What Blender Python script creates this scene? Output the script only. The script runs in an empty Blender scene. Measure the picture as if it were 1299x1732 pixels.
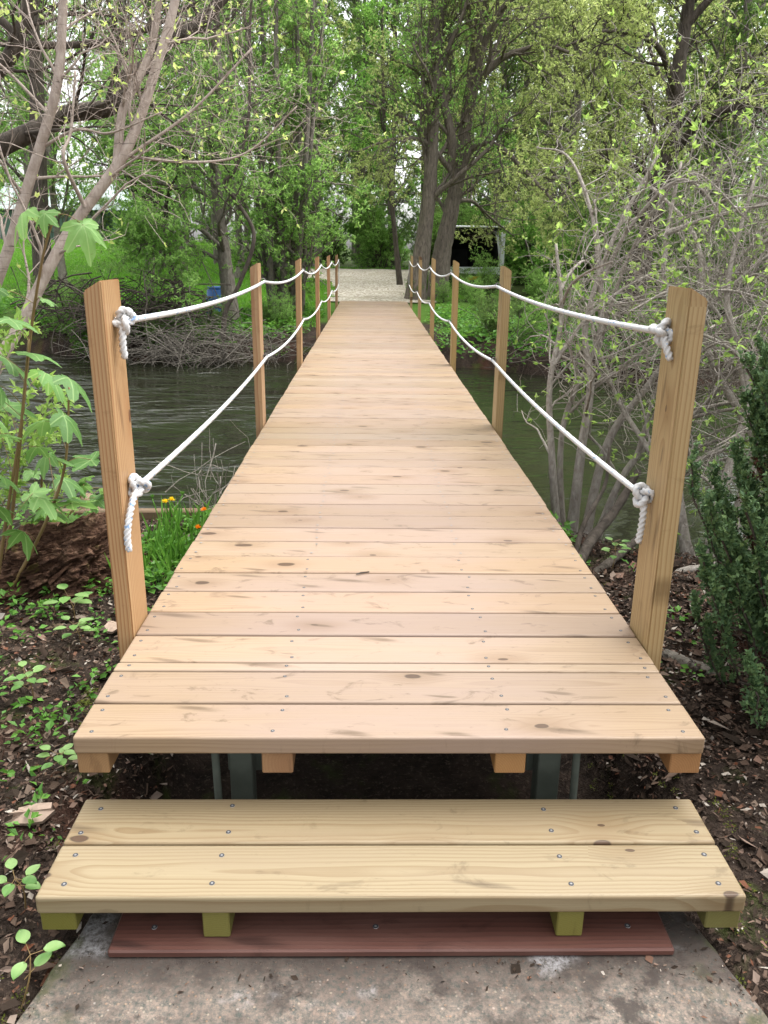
import bpy, bmesh, math, random
import numpy as np
from mathutils import Vector, Matrix, noise as mnoise

random.seed(7); rng = np.random.default_rng(7)
R = math.radians
scene = bpy.context.scene
COL = scene.collection

# ------------------------------------------------------------------ camera
cam_data = bpy.data.cameras.new('camera'); cam = bpy.data.objects.new('camera', cam_data); COL.objects.link(cam)
scene.camera = cam
cam_data.sensor_fit = 'VERTICAL'; cam_data.sensor_height = 36.0
cam_data.lens = 1351.36 / 1732 * 36.0
cam_data.clip_start = 0.05; cam_data.clip_end = 2000
def camera_matrix(pitch, yaw, roll, loc):
    F = Vector((math.sin(yaw) * math.cos(pitch), math.cos(yaw) * math.cos(pitch), -math.sin(pitch)))
    Rt = Vector((math.cos(yaw), -math.sin(yaw), 0)); U = Rt.cross(F)
    R2 = Rt * math.cos(roll) + U * math.sin(roll); U2 = -Rt * math.sin(roll) + U * math.cos(roll)
    m = Matrix((R2, U2, -F)).transposed().to_4x4(); m.translation = Vector(loc)
    return m
cam.matrix_world = camera_matrix(0.316166, 0.0185355, 0.0119132, (-0.05748, -1.70895, 1.5))

# ------------------------------------------------------------------ sky and light: bright overcast
world = bpy.data.worlds.new('World'); scene.world = world; world.use_nodes = True
wn = world.node_tree.nodes; wl = world.node_tree.links; wn.clear()
SUN_EL, SUN_AZ = R(66), R(60)      # azimuth measured from +Y towards +X
sky = wn.new('ShaderNodeTexSky'); sky.sky_type = 'NISHITA'; sky.sun_disc = False
sky.sun_elevation = SUN_EL; sky.sun_rotation = SUN_AZ
sky.air_density = 1.0; sky.dust_density = 4.0; sky.ozone_density = 1.0
hsv = wn.new('ShaderNodeHueSaturation'); hsv.inputs['Saturation'].default_value = 0.12; hsv.inputs['Value'].default_value = 1.0
bg = wn.new('ShaderNodeBackground'); bg.inputs['Strength'].default_value = 0.15
wo = wn.new('ShaderNodeOutputWorld')
wl.new(sky.outputs[0], hsv.inputs['Color']); wl.new(hsv.outputs[0], bg.inputs[0]); wl.new(bg.outputs[0], wo.inputs[0])
sun_data = bpy.data.lights.new('sun', 'SUN'); sun = bpy.data.objects.new('sun', sun_data); COL.objects.link(sun)
sun_data.energy = 1.0; sun_data.angle = R(75); sun_data.color = (1.0, 0.97, 0.92)
sd = Vector((math.sin(SUN_AZ) * math.cos(SUN_EL), math.cos(SUN_AZ) * math.cos(SUN_EL), math.sin(SUN_EL)))
sun.rotation_euler = sd.to_track_quat('Z', 'Y').to_euler(); sun.location = (0, 0, 30)

scene.view_settings.view_transform = 'Standard'; scene.view_settings.look = 'None'
scene.view_settings.exposure = 1.68; scene.view_settings.gamma = 1.0; scene.view_settings.use_curve_mapping = False
scene.render.engine = 'CYCLES'
cy = scene.cycles
cy.max_bounces = 6; cy.diffuse_bounces = 3; cy.glossy_bounces = 2; cy.transmission_bounces = 4; cy.transparent_max_bounces = 4
cy.caustics_reflective = False; cy.caustics_refractive = False; cy.use_denoising = True

# ------------------------------------------------------------------ helpers
def tag(o, label=None, cat=None, group=None, kind=None):
    if label: o['label'] = label
    if cat: o['category'] = cat
    if group: o['group'] = group
    if kind: o['kind'] = kind
    return o
def link(o, parent=None):
    COL.objects.link(o)
    if parent is not None: o.parent = parent
    return o
def empty(name, loc=(0, 0, 0), rz=0.0):
    o = bpy.data.objects.new(name, None); o.empty_display_size = 0.1
    o.location = loc; o.rotation_euler = (0, 0, rz); COL.objects.link(o); return o
def new_obj(name, me, mat=None, parent=None, loc=None, rot=None):
    o = bpy.data.objects.new(name, me)
    if mat is not None and len(me.materials) == 0: me.materials.append(mat)
    link(o, parent)
    if loc is not None: o.location = loc
    if rot is not None: o.rotation_euler = rot
    return o
def copy_tree(o, parent=None):
    c = o.copy(); COL.objects.link(c); c.parent = parent
    for ch in list(o.children): copy_tree(ch, c)
    return c
def mesh_np(name, V, F, smooth=True):
    """V (n,3), F (m,k) constant k."""
    V = np.asarray(V, np.float32); F = np.asarray(F, np.int32); m, k = F.shape
    me = bpy.data.meshes.new(name)
    me.vertices.add(len(V)); me.vertices.foreach_set('co', V.ravel())
    me.loops.add(m * k); me.loops.foreach_set('vertex_index', F.ravel())
    me.polygons.add(m); me.polygons.foreach_set('loop_start', np.arange(0, m * k, k, dtype=np.int32))
    me.polygons.foreach_set('loop_total', np.full(m, k, np.int32))
    me.polygons.foreach_set('use_smooth', np.full(m, smooth, bool))
    me.update(); me.validate(); return me
def mesh_bm(name, bm, smooth=False):
    me = bpy.data.meshes.new(name); bm.normal_update(); bm.to_mesh(me); bm.free()
    if smooth:
        me.polygons.foreach_set('use_smooth', np.full(len(me.polygons), True, bool))
    return me
def bm_box(bm, x0, x1, y0, y1, z0, z1, M=None):
    vs = [bm.verts.new((x, y, z)) for z in (z0, z1) for y in (y0, y1) for x in (x0, x1)]
    for f in ((0, 2, 3, 1), (4, 5, 7, 6), (0, 1, 5, 4), (2, 6, 7, 3), (0, 4, 6, 2), (1, 3, 7, 5)):
        bm.faces.new([vs[i] for i in f])
    if M is not None: bmesh.ops.transform(bm, matrix=M, verts=vs)
    return vs
def box_mesh(name, sx, sy, sz, bevel=0.0, seg=1):
    """box centred in x,y; z from -sz to 0."""
    bm = bmesh.new(); bm_box(bm, -sx / 2, sx / 2, -sy / 2, sy / 2, -sz, 0)
    if bevel: bmesh.ops.bevel(bm, geom=bm.edges[:], offset=bevel, segments=seg, affect='EDGES', profile=0.5)
    me = mesh_bm(name, bm)
    return me
class Tubes:
    """many tubes collected into one mesh (for the twigs and limbs of ONE plant, or one rope)."""
    def __init__(s): s.V = []; s.F = []; s.n = 0
    def add(s, P, rad, sides=5, cap=True):
        P = np.asarray(P, float); n = len(P)
        rad = np.broadcast_to(np.asarray(rad, float), (n,))
        T = np.empty_like(P); T[1:-1] = P[2:] - P[:-2]; T[0] = P[1] - P[0]; T[-1] = P[-1] - P[-2]
        T /= np.linalg.norm(T, axis=1)[:, None] + 1e-9
        a = np.array([0, 0, 1.0]) if abs(T[0, 2]) < .9 else np.array([1.0, 0, 0])
        N = np.empty_like(P); v = a - T[0] * (a @ T[0]); N[0] = v / np.linalg.norm(v)
        for i in range(1, n):
            v = N[i - 1] - T[i] * (N[i - 1] @ T[i]); N[i] = v / (np.linalg.norm(v) + 1e-9)
        B = np.cross(T, N)
        th = np.arange(sides) * 2 * math.pi / sides
        ring = P[:, None, :] + rad[:, None, None] * (np.cos(th)[None, :, None] * N[:, None, :] + np.sin(th)[None, :, None] * B[:, None, :])
        s.V.append(ring.reshape(-1, 3))
        i = np.arange(n - 1)[:, None] * sides; j = np.arange(sides)[None, :]; j2 = (j + 1) % sides
        f = np.stack([i + j, i + j2, i + sides + j2, i + sides + j], -1).reshape(-1, 4) + s.n
        s.F.append(f); s.n += n * sides
        if cap:
            for e in (0, n - 1):
                c = s.n; s.V.append(P[e][None, :]); s.n += 1
                b = c - n * sides - (0 if e == 0 else 1) + e * sides
                jj = np.arange(sides); k = (jj + 1) % sides
                q = np.stack([b + jj, b + k, np.full(sides, c), np.full(sides, c)], -1)
                s.F.append(q)
    def mesh(s, name, smooth=True):
        V = np.concatenate(s.V); F = np.concatenate(s.F)
        me = bpy.data.meshes.new(name)
        tri = F[:, 2] == F[:, 3]
        tot = np.where(tri, 3, 4).astype(np.int32); st = np.concatenate([[0], np.cumsum(tot)[:-1]]).astype(np.int32)
        mask = np.ones_like(F, bool); mask[tri, 3] = False
        loops = F[mask].astype(np.int32)
        me.vertices.add(len(V)); me.vertices.foreach_set('co', V.astype(np.float32).ravel())
        me.loops.add(len(loops)); me.loops.foreach_set('vertex_index', loops)
        me.polygons.add(len(F)); me.polygons.foreach_set('loop_start', st); me.polygons.foreach_set('loop_total', tot)
        me.polygons.foreach_set('use_smooth', np.full(len(F), smooth, bool))
        me.update(); return me
def spline(pts, n):
    """Catmull-Rom through pts (any dimension) sampled at n points."""
    p = np.asarray(pts, float); p = np.vstack([2 * p[0] - p[1], p, 2 * p[-1] - p[-2]])
    seg = len(p) - 3; t = np.linspace(0, seg - 1e-6, n); i = t.astype(int); u = (t - i)[:, None]
    a, b, c, d = p[i], p[i + 1], p[i + 2], p[i + 3]
    return .5 * (2 * b + (c - a) * u + (2 * a - 5 * b + 4 * c - d) * u ** 2 + (-a + 3 * b - 3 * c + d) * u ** 3)
def unit(v): return v / (np.linalg.norm(v, axis=-1, keepdims=True) + 1e-9)
def leaf_mesh(name, P, D, size, width=.45, fold=.25, curl=.0, g=None, knee=.45):
    """one folded 4-vertex leaf at each P along D."""
    g = g or rng; n = len(P); D = unit(D)
    S = unit(np.cross(D, unit(g.normal(size=(n, 3)) * .55 + np.array([0, 0, 1.0])) + 1e-6)); N = np.cross(S, D)
    size = np.broadcast_to(np.asarray(size, float), (n,))[:, None]; width = np.broadcast_to(np.asarray(width, float), (n,))[:, None]; kk = np.broadcast_to(np.asarray(knee, float), (n,))[:, None]
    mid = P + D * size * kk; mi2 = P + D * size * (.9 - kk)
    V = np.empty((n, 4, 3)); V[:, 0] = P; V[:, 2] = P + D * size + N * size * curl
    V[:, 1] = mid + S * size * width * .5 + N * size * fold * .4; V[:, 3] = mi2 - S * size * width * .5 + N * size * fold * .4
    b = np.arange(n)[:, None] * 4
    F = np.concatenate([b + np.array([[0, 1, 2]]), b + np.array([[0, 2, 3]])], 1).reshape(-1, 3)
    return V.reshape(-1, 3), F

# ------------------------------------------------------------------ material helpers
class NT:
    def __init__(s, name):
        s.m = bpy.data.materials.new(name); s.m.use_nodes = True; s.t = s.m.node_tree
        s.t.nodes.clear(); s.out = s.n('OutputMaterial')
    def n(s, t, **kw):
        nd = s.t.nodes.new('ShaderNode' + t)
        for k, v in kw.items(): setattr(nd, k, v)
        return nd
    def l(s, a, b): s.t.links.new(a, b)
    def put(s, sock, v):
        if isinstance(v, bpy.types.NodeSocket): s.l(v, sock)
        else: sock.default_value = v
    def math(s, op, a, b=0.0, c=None, clamp=False):
        nd = s.n('Math', operation=op, use_clamp=clamp); s.put(nd.inputs[0], a); s.put(nd.inputs[1], b)
        if c is not None: s.put(nd.inputs[2], c)
        return nd.outputs[0]
    def mix(s, f, a, b, blend='MIX'):
        nd = s.n('Mix', data_type='RGBA', blend_type=blend); s.put(nd.inputs[0], f)
        s.put(nd.inputs[6], a if not isinstance(a, tuple) else (*a[:3], 1)); s.put(nd.inputs[7], b if not isinstance(b, tuple) else (*b[:3], 1))
        return nd.outputs[2]
    def ramp(s, f, stops, interp='LINEAR'):
        nd = s.n('ValToRGB'); cr = nd.color_ramp; cr.interpolation = interp
        while len(cr.elements) < len(stops): cr.elements.new(.5)
        for e, (p, c) in zip(cr.elements, stops):
            e.position = p; e.color = (*c[:3], 1) if isinstance(c, tuple) else (c, c, c, 1)
        s.put(nd.inputs[0], f); return nd.outputs[0]
    def mapr(s, v, a, b, c=0.0, d=1.0, smooth=False):
        nd = s.n('MapRange'); nd.interpolation_type = 'SMOOTHSTEP' if smooth else 'LINEAR'
        s.put(nd.inputs[0], v)
        for i, x in zip((1, 2, 3, 4), (a, b, c, d)): s.put(nd.inputs[i], x)
        return nd.outputs[0]
    def noise(s, vec, scale, detail=2.0, rough=.5, dist=0.0, color=False, dims='3D'):
        nd = s.n('TexNoise', noise_dimensions=dims); 
        if vec is not None: s.put(nd.inputs['Vector'], vec)
        s.put(nd.inputs['Scale'], scale); s.put(nd.inputs['Detail'], detail); s.put(nd.inputs['Roughness'], rough); s.put(nd.inputs['Distortion'], dist)
        return nd.outputs['Color' if color else 'Fac']
    def scale(s, vec, sc, off=(0, 0, 0)):
        nd = s.n('Mapping'); s.put(nd.inputs['Vector'], vec); s.put(nd.inputs['Scale'], sc); s.put(nd.inputs['Location'], off); return nd.outputs[0]
    def obj(s): return s.n('TexCoord').outputs['Object']
    def geo(s, k): return s.n('NewGeometry').outputs[k]
    def rnd(s): return s.n('ObjectInfo').outputs['Random']
    def bump(s, h, strength=.3, dist=.01):
        nd = s.n('Bump'); s.put(nd.inputs['Height'], h); nd.inputs['Strength'].default_value = strength; nd.inputs['Distance'].default_value = dist; return nd.outputs[0]
    def bsdf(s, col, rough=.6, spec=.5, normal=None, metal=0.0, **kw):
        nd = s.n('BsdfPrincipled'); s.put(nd.inputs['Base Color'], col if not isinstance(col, tuple) else (*col[:3], 1))
        s.put(nd.inputs['Roughness'], rough); nd.inputs['Specular IOR Level'].default_value = spec; nd.inputs['Metallic'].default_value = metal
        if normal is not None: s.l(normal, nd.inputs['Normal'])
        for k, v in kw.items(): s.put(nd.inputs[k], v)
        s.l(nd.outputs[0], s.out.inputs[0]); return s.m

def mat_plain(name, col, rough=.6, spec=.4, metal=0.0, var=.12, scale=20):
    t = NT(name); f = t.noise(t.obj(), scale, 4, .6)
    c = t.mix(f, tuple(x * (1 - var * 1.5) for x in col), tuple(min(1, x * (1 + var)) for x in col))
    return t.bsdf(c, rough, spec, t.bump(f, .15, .004), metal)

def mat_wood(name, light, dark, knot, axis='X', contrast=.5, ring=.0045, knots=.5, stain=(.55, .42, .36), stain_amt=.3, rough=.5, tint=.1, smear=.4, spike=.25, dust=None, kmax=.085):
    """sawn softwood: growth rings about a pith line running along the board, knots that push the rings aside."""
    t = NT(name); o = t.obj(); rn = t.rnd()
    sx = t.n('SeparateXYZ'); t.l(o, sx.inputs[0])
    ax = {'X': (0, 1, 2), 'Z': (2, 1, 0), 'Y': (1, 0, 2)}[axis]
    L, A, B = (sx.outputs[i] for i in ax)
    r2 = t.math('FRACT', t.math('MULTIPLY', rn, 17.31)); r3 = t.math('FRACT', t.math('MULTIPLY', rn, 53.77))
    Lo = t.math('MULTIPLY_ADD', rn, 61.0, L)
    cx = t.n('CombineXYZ'); t.put(cx.inputs[0], t.math('MULTIPLY', Lo, 2.4)); t.put(cx.inputs[1], t.math('MULTIPLY', t.math('MULTIPLY_ADD', r2, 3.0, A), 5.0)); t.put(cx.inputs[2], t.math('MULTIPLY', B, 1.2))
    wv = t.noise(cx.outputs[0], 2.2, 2, .5, color=True)
    vm = t.n('VectorMath', operation='MULTIPLY_ADD'); t.l(wv, vm.inputs[0]); vm.inputs[1].default_value = (.12, .12, 0); t.l(cx.outputs[0], vm.inputs[2])
    vo = t.n('TexVoronoi', voronoi_dimensions='2D'); vo.inputs['Scale'].default_value = 1.0; t.l(vm.outputs[0], vo.inputs['Vector'])
    d = vo.outputs['Distance']; sc = t.n('SeparateXYZ'); t.l(vo.outputs['Color'], sc.inputs[0])
    has = t.math('LESS_THAN', sc.outputs[0], knots)
    kr = t.mapr(t.math('POWER', sc.outputs[1], 2.0), 0, 1, .022, kmax)                        # knot radius in scaled units
    core = t.math('MULTIPLY', has, t.mapr(t.math('DIVIDE', d, kr), .88, 1.06, 1, 0, True))
    ringk = t.math('MULTIPLY', has, t.mapr(t.math('ABSOLUTE', t.math('SUBTRACT', t.math('DIVIDE', d, kr), 1.0)), 0, .25, 1, 0, True))
    halo = t.math('MULTIPLY', has, t.mapr(d, .03, .34, 1, 0, True))
    cl = t.n('CombineXYZ'); t.put(cl.inputs[0], t.math('MULTIPLY', Lo, .9)); t.put(cl.inputs[1], t.math('MULTIPLY', A, 5.0)); t.put(cl.inputs[2], t.math('MULTIPLY_ADD', r3, 9.0, t.math('MULTIPLY', B, 5.0)))
    wob = t.noise(cl.outputs[0], 1.0, 3, .55)
    a2 = t.math('ADD', A, t.math('MULTIPLY', t.math('SUBTRACT', r2, .5), .16))
    b2 = t.math('ADD', B, t.math('MULTIPLY_ADD', r3, .05, .035))
    rr = t.math('SQRT', t.math('ADD', t.math('MULTIPLY', a2, a2), t.math('MULTIPLY', b2, b2)))
    rr = t.math('MULTIPLY_ADD', wob, .035, rr); rr = t.math('MULTIPLY_ADD', halo, .013, rr)
    ph = t.math('FRACT', t.math('DIVIDE', rr, ring))
    late = t.ramp(ph, [(0, .05), (.45, .12), (.82, .85), (.93, 1.0), (1.0, .1)])
    cf = t.n('CombineXYZ'); t.put(cf.inputs[0], t.math('MULTIPLY', Lo, 4.0)); t.put(cf.inputs[1], t.math('MULTIPLY', A, 260.0)); t.put(cf.inputs[2], t.math('MULTIPLY', B, 260.0))
    fib = t.noise(cf.outputs[0], 1.0, 3, .6)
    big = t.noise(cl.outputs[0], 1.6, 4, .6)
    c = t.mix(t.math('MULTIPLY', late, contrast), light, dark)
    c = t.mix(t.math('MULTIPLY', t.mapr(fib, .35, .75), .28), c, dark)
    c = t.mix(t.math('MULTIPLY', t.mapr(big, .42, .72, 0, 1, True), stain_amt), c, stain)
    if dust:
        xx = t.math('ABSOLUTE', t.math('ADD', L, t.math('MULTIPLY', t.math('SUBTRACT', wob, .5), .5)))
        c = t.mix(t.math('MULTIPLY', t.mapr(xx, .25, .66, 1, 0, True), t.mapr(big, .3, .65, .35, .75)), c, dust)
    c = t.mix(t.math('MULTIPLY', halo, .5), c, dark)
    c = t.mix(core, c, knot); c = t.mix(t.math('MULTIPLY', ringk, .6), c, tuple(x * .35 for x in knot))
    sm = t.noise(cx.outputs[0], 2.6, 5, .68, 1.2); c = t.mix(t.math('MULTIPLY', t.mapr(sm, .57, .70, 0, 1, True), smear), c, tuple(x * .55 for x in dark))
    c2 = t.n('CombineXYZ'); t.put(c2.inputs[0], t.math('ADD', t.math('MULTIPLY', Lo, 3.1), t.math('MULTIPLY', A, 9.0))); t.put(c2.inputs[1], t.math('MULTIPLY_ADD', r3, 5.0, t.math('MULTIPLY', A, 10.0)))
    v2 = t.n('TexVoronoi', voronoi_dimensions='2D'); v2.inputs['Scale'].default_value = 1.0; vw = t.n('VectorMath', operation='MULTIPLY_ADD'); t.l(t.noise(c2.outputs[0], 3.0, 3, .6, color=True), vw.inputs[0]); vw.inputs[1].default_value = (.25, .25, 0); t.l(c2.outputs[0], vw.inputs[2]); t.l(vw.outputs[0], v2.inputs['Vector'])
    s2 = t.n('SeparateXYZ'); t.l(v2.outputs['Color'], s2.inputs[0]); sk = t.math('MULTIPLY', t.math('LESS_THAN', s2.outputs[0], spike), t.mapr(v2.outputs['Distance'], .04, t.mapr(s2.outputs[1], 0, 1, .12, .3), 1, 0, True))
    c = t.mix(t.math('MULTIPLY', t.math('MULTIPLY', sk, t.mapr(fib, .3, .6, .45, 1)), .8), c, tuple(x * .5 for x in dark))
    # scuffs and dust
    sp = t.noise(cx.outputs[0], 7.0, 5, .7); c = t.mix(t.math('MULTIPLY', t.mapr(sp, .62, .75, 0, 1, True), .3), c, tuple(x * .5 for x in dark))
    hs = t.n('HueSaturation'); t.put(hs.inputs['Value'], t.mapr(r3, 0, 1, 1 - tint, 1 + tint)); t.put(hs.inputs['Saturation'], t.mapr(r2, 0, 1, .9, 1.06)); t.put(hs.inputs['Hue'], t.mapr(rn, 0, 1, .494, .504)); t.l(c, hs.inputs['Color'])
    h = t.math('ADD', t.math('MULTIPLY', late, .4), t.math('MULTIPLY', fib, .6))
    return t.bsdf(hs.outputs[0], t.mapr(fib, 0, 1, rough - .1, rough + .12), .4, t.bump(h, .22, .002))

def mat_leaf(name, cols, trans=.4, rough=.5, tcol=None):
    t = NT(name); r = t.geo('Random Per Island'); st = [(i / (len(cols) - 1), c) for i, c in enumerate(cols)]
    c = t.ramp(r, st)
    p = t.n('BsdfPrincipled'); t.l(c, p.inputs['Base Color']); p.inputs['Roughness'].default_value = rough; p.inputs['Specular IOR Level'].default_value = .3
    tr = t.n('BsdfTranslucent'); hs = t.n('HueSaturation'); hs.inputs['Saturation'].default_value = 1.0; hs.inputs['Value'].default_value = 1.7; hs.inputs['Hue'].default_value = .485
    t.l(c, hs.inputs['Color']); t.l(hs.outputs[0], tr.inputs[0])
    mx = t.n('MixShader'); mx.inputs[0].default_value = trans; t.l(p.outputs[0], mx.inputs[1]); t.l(tr.outputs[0], mx.inputs[2]); t.l(mx.outputs[0], t.out.inputs[0])
    return t.m
def mat_bark(name, a, b, scale=(18, 18, 5), lichen=None, lich=.5, ringy=False):
    a = tuple(x * 1.0 for x in a)
    t = NT(name); o = t.obj(); v = t.scale(o, scale); f = t.noise(v, 1.6, 5, .65, .6)
    c = t.mix(t.mapr(f, .3, .7), a, b)
    if ringy:
        w = t.noise(t.scale(o, (6, 6, 70)), 1.0, 3, .6); c = t.mix(t.mapr(w, .6, .72), c, tuple(x * .35 for x in a))
    if lichen:
        n2 = t.noise(o, 7.0, 5, .65); c = t.mix(t.mapr(n2, lich, lich + .12, 0, .8, True), c, lichen)
    return t.bsdf(c, .85, .2, t.bump(f, .8, .03 if not ringy else .006))
# ------------------------------------------------------------------ terrain
def lerp_pts(x, pts): return np.interp(x, [p[0] for p in pts], [p[1] for p in pts])
NEAR = [(-60, 5.0), (-6, 3.7), (-2.4, 3.05), (-1, 3.0), (.9, 2.95), (1.5, 2.25), (2.5, 2.1), (6, 2.2), (60, 2.5)]
FAR = [(-60, 19), (-12, 16), (-7.4, 14.7), (-3.4, 12.7), (-1.7, 13.1), (1.8, 12.6), (2.6, 11.8), (4.1, 11.2), (8, 10.6), (60, 10.5)]
def sstep(a, b, x):
    t = np.clip((x - a) / (b - a), 0, 1); return t * t * (3 - 2 * t)
def wavy(x, y, s, k=0.0):
    return (np.sin(x * s + 1.3 * np.sin(y * s * .7 + k)) + np.sin(y * s * 1.31 + 1.7 * np.sin(x * s * .53 + 2 * k) + k) + .5 * np.sin((x + y) * s * 2.3 + k)) / 2.5
def ground_z(x, y):
    x = np.asarray(x, float); y = np.asarray(y, float)
    yn = lerp_pts(x, NEAR) + .06 * wavy(x, y, 3.1); yf = lerp_pts(x, FAR) + .25 * wavy(x, y, 1.1, 2)
    near = -.035 - .035 * sstep(.5, 3, y) + .018 * wavy(x, y, 6, 1) + .012 * wavy(x, y, 17, 3)
    near += .05 * sstep(.95, 1.5, np.abs(x)) * sstep(3.0, 1.5, y)
    near -= .35 * sstep(.95, .7, np.abs(x)) * sstep(.02, .35, y)
    near -= .05 * sstep(.85, .7, np.abs(x)) * sstep(.1, -.3, y)
    far = -.12 + .42 * sstep(11, 18.5, y) + .42 * sstep(18, 34, y) + .5 * sstep(34, 80, y) + .05 * wavy(x, y, .9, 4) * sstep(1.0, 3.0, np.abs(x - .2)) + .02 * wavy(x, y, 4, 1)
    far = far + 1.0 * sstep(24, 44, y) * sstep(-2.5, -10, x)
    bed = -1.1
    a = sstep(yn, yn + .45, y); b = sstep(yf - .9, yf + .1, y)
    return np.where(y < (yn + yf) / 2, near * (1 - a) + bed * a, bed * (1 - b) + far * b)
u = np.linspace(-1, 1, 301); xs = np.sinh(u * 5.6) / np.sinh(5.6) * 220
v = np.linspace(0, 1, 420); ys = -5 + 8.5 * v * 1.0 + (np.exp(v * 5.2) - 1) / (np.exp(5.2) - 1) * 300
ys = np.r_[[-220, -90, -40, -18, -9], ys]; GX, GY = np.meshgrid(xs, ys); GZ = ground_z(GX, GY)
nx, ny = len(xs), len(ys)
ii = (np.arange(ny - 1)[:, None] * nx + np.arange(nx - 1)[None, :]).ravel()
me = mesh_np('ground', np.stack([GX, GY, GZ], -1).reshape(-1, 3), np.stack([ii, ii + 1, ii + nx + 1, ii + nx], -1))
t = NT('ground'); p = t.geo('Position'); sp = t.n('SeparateXYZ'); t.l(p, sp.inputs[0])
n1 = t.noise(p, 9, 6, .7); n2 = t.noise(p, 60, 4, .7); n3 = t.noise(p, 1.2, 3, .5)
soil = t.mix(t.mapr(n1, .3, .7), (.014, .010, .008), (.055, .038, .029))
soil = t.mix(t.mapr(n2, .55, .75), soil, (.14, .105, .08))
soil = t.mix(t.math('MULTIPLY', t.mapr(n3, .55, .7), .6), soil, (.11, .045, .028))
moss = t.noise(p, 3.3, 4, .6); soil = t.mix(t.math('MULTIPLY', t.mapr(moss, .58, .68), .6), soil, (.05, .075, .012))
grass = t.mix(t.noise(p, 2.0, 4, .6), (.055, .13, .018), (.12, .23, .03)); grass = t.mix(t.mapr(n2, .3, .8), grass, (.04, .09, .015))
forest = t.mix(n1, (.02, .03, .01), (.06, .09, .02))
gy = t.math('ADD', sp.outputs[1], t.math('MULTIPLY', t.math('SUBTRACT', n3, .5), 4.0))
far_f = t.mapr(gy, 14.2, 15.6); c = t.mix(far_f, soil, grass); c = t.mix(t.mapr(gy, 36, 40), c, forest)
xr = t.math('ADD', sp.outputs[0], t.math('MULTIPLY', t.math('SUBTRACT', n3, .5), 3.0))
c = t.mix(t.math('MULTIPLY', t.mapr(xr, 1.8, 3.0), far_f), c, forest)
hb = t.math('ADD', n1, t.math('MULTIPLY', n2, .5))
me.materials.append(t.bsdf(c, .95, .15, t.bump(hb, .9, .04)))
tag(new_obj('ground', me), kind='structure')

# water of the stream
t = NT('water'); p = t.geo('Position')
w1 = t.noise(t.scale(p, (1.0, 2.4, 1), (0, 0, 0)), 1.15, 3, .5, .9); w2 = t.noise(t.scale(p, (1.2, 2.6, 1)), 5.0, 2, .5, .6)
sp2 = t.n('SeparateXYZ'); t.l(p, sp2.inputs[0]); calm = t.math('MULTIPLY', t.mapr(sp2.outputs[0], -3.2, -.6, 1.9, .3), t.mapr(t.noise(p, .45, 2, .5), .35, .65, .25, 1.5, True))
hgt = t.math('MULTIPLY', t.math('ADD', w1, t.math('MULTIPLY', w2, .12)), calm)
mw = t.bsdf((.016, .018, .010), .04, .5, t.bump(hgt, .8, .15), 0.0, IOR=1.33)
xw = np.linspace(-70, 70, 40); yw = np.linspace(.7, 22, 14); A, B = np.meshgrid(xw, yw)
ii = (np.arange(13)[:, None] * 40 + np.arange(39)[None, :]).ravel()
me = mesh_np('water', np.stack([A, B, np.full_like(A, -.43)], -1).reshape(-1, 3), np.stack([ii, ii + 1, ii + 41, ii + 40], -1)); me.materials.append(mw)
tag(new_obj('water', me), kind='structure')

# gravel track beyond the bridge
def on_track(x, y):
    j = .22 * wavy(x, y, 1.7, 3)
    lane = (y > 18.0) & (y < 31) & (x > -1.0 - .03 * (y - 18) + j - .9 * sstep(24, 28, y)) & (x < 1.35 + .03 * (y - 18) + j)
    cross = (y > 27.2 + j - .02 * x) & (y < 33.5 + j) & (x > -2.6) & (x < 3.2)
    return lane | cross
g1x = np.arange(-24, 5, .22); g1y = np.arange(17.9, 35, .18); A, B = np.meshgrid(g1x, g1y)
ok = on_track((A[:-1, :-1] + .11), (B[:-1, :-1] + .09)); nxg = len(g1x)
ii = (np.arange(len(g1y) - 1)[:, None] * nxg + np.arange(nxg - 1)[None, :])[ok]
me = mesh_np('gravel_path', np.stack([A, B, ground_z(A, B) + .03 ], -1).reshape(-1, 3), np.stack([ii, ii + 1, ii + nxg + 1, ii + nxg], -1))
bm = bmesh.new(); bm.from_mesh(me); bmesh.ops.delete(bm, geom=[x for x in bm.verts if not x.link_faces], context='VERTS'); bm.to_mesh(me); bm.free()
t = NT('gravel'); p = t.geo('Position'); vo = t.n('TexVoronoi'); vo.inputs['Scale'].default_value = 22; t.l(p, vo.inputs['Vector'])
gs = t.n('SeparateXYZ'); t.l(vo.outputs['Color'], gs.inputs[0])
c = t.ramp(gs.outputs[0], [(0, (.20, .17, .13)), (.5, (.40, .36, .29)), (1, (.58, .54, .47))])
c = t.mix(t.mapr(t.noise(p, .8, 4, .6), .5, .7, 0, .5), c, (.23, .20, .13))
me.materials.append(t.bsdf(c, .9, .2, t.bump(vo.outputs['Distance'], .6, .03)))
tag(new_obj('gravel_path', me), kind='structure')

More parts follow.
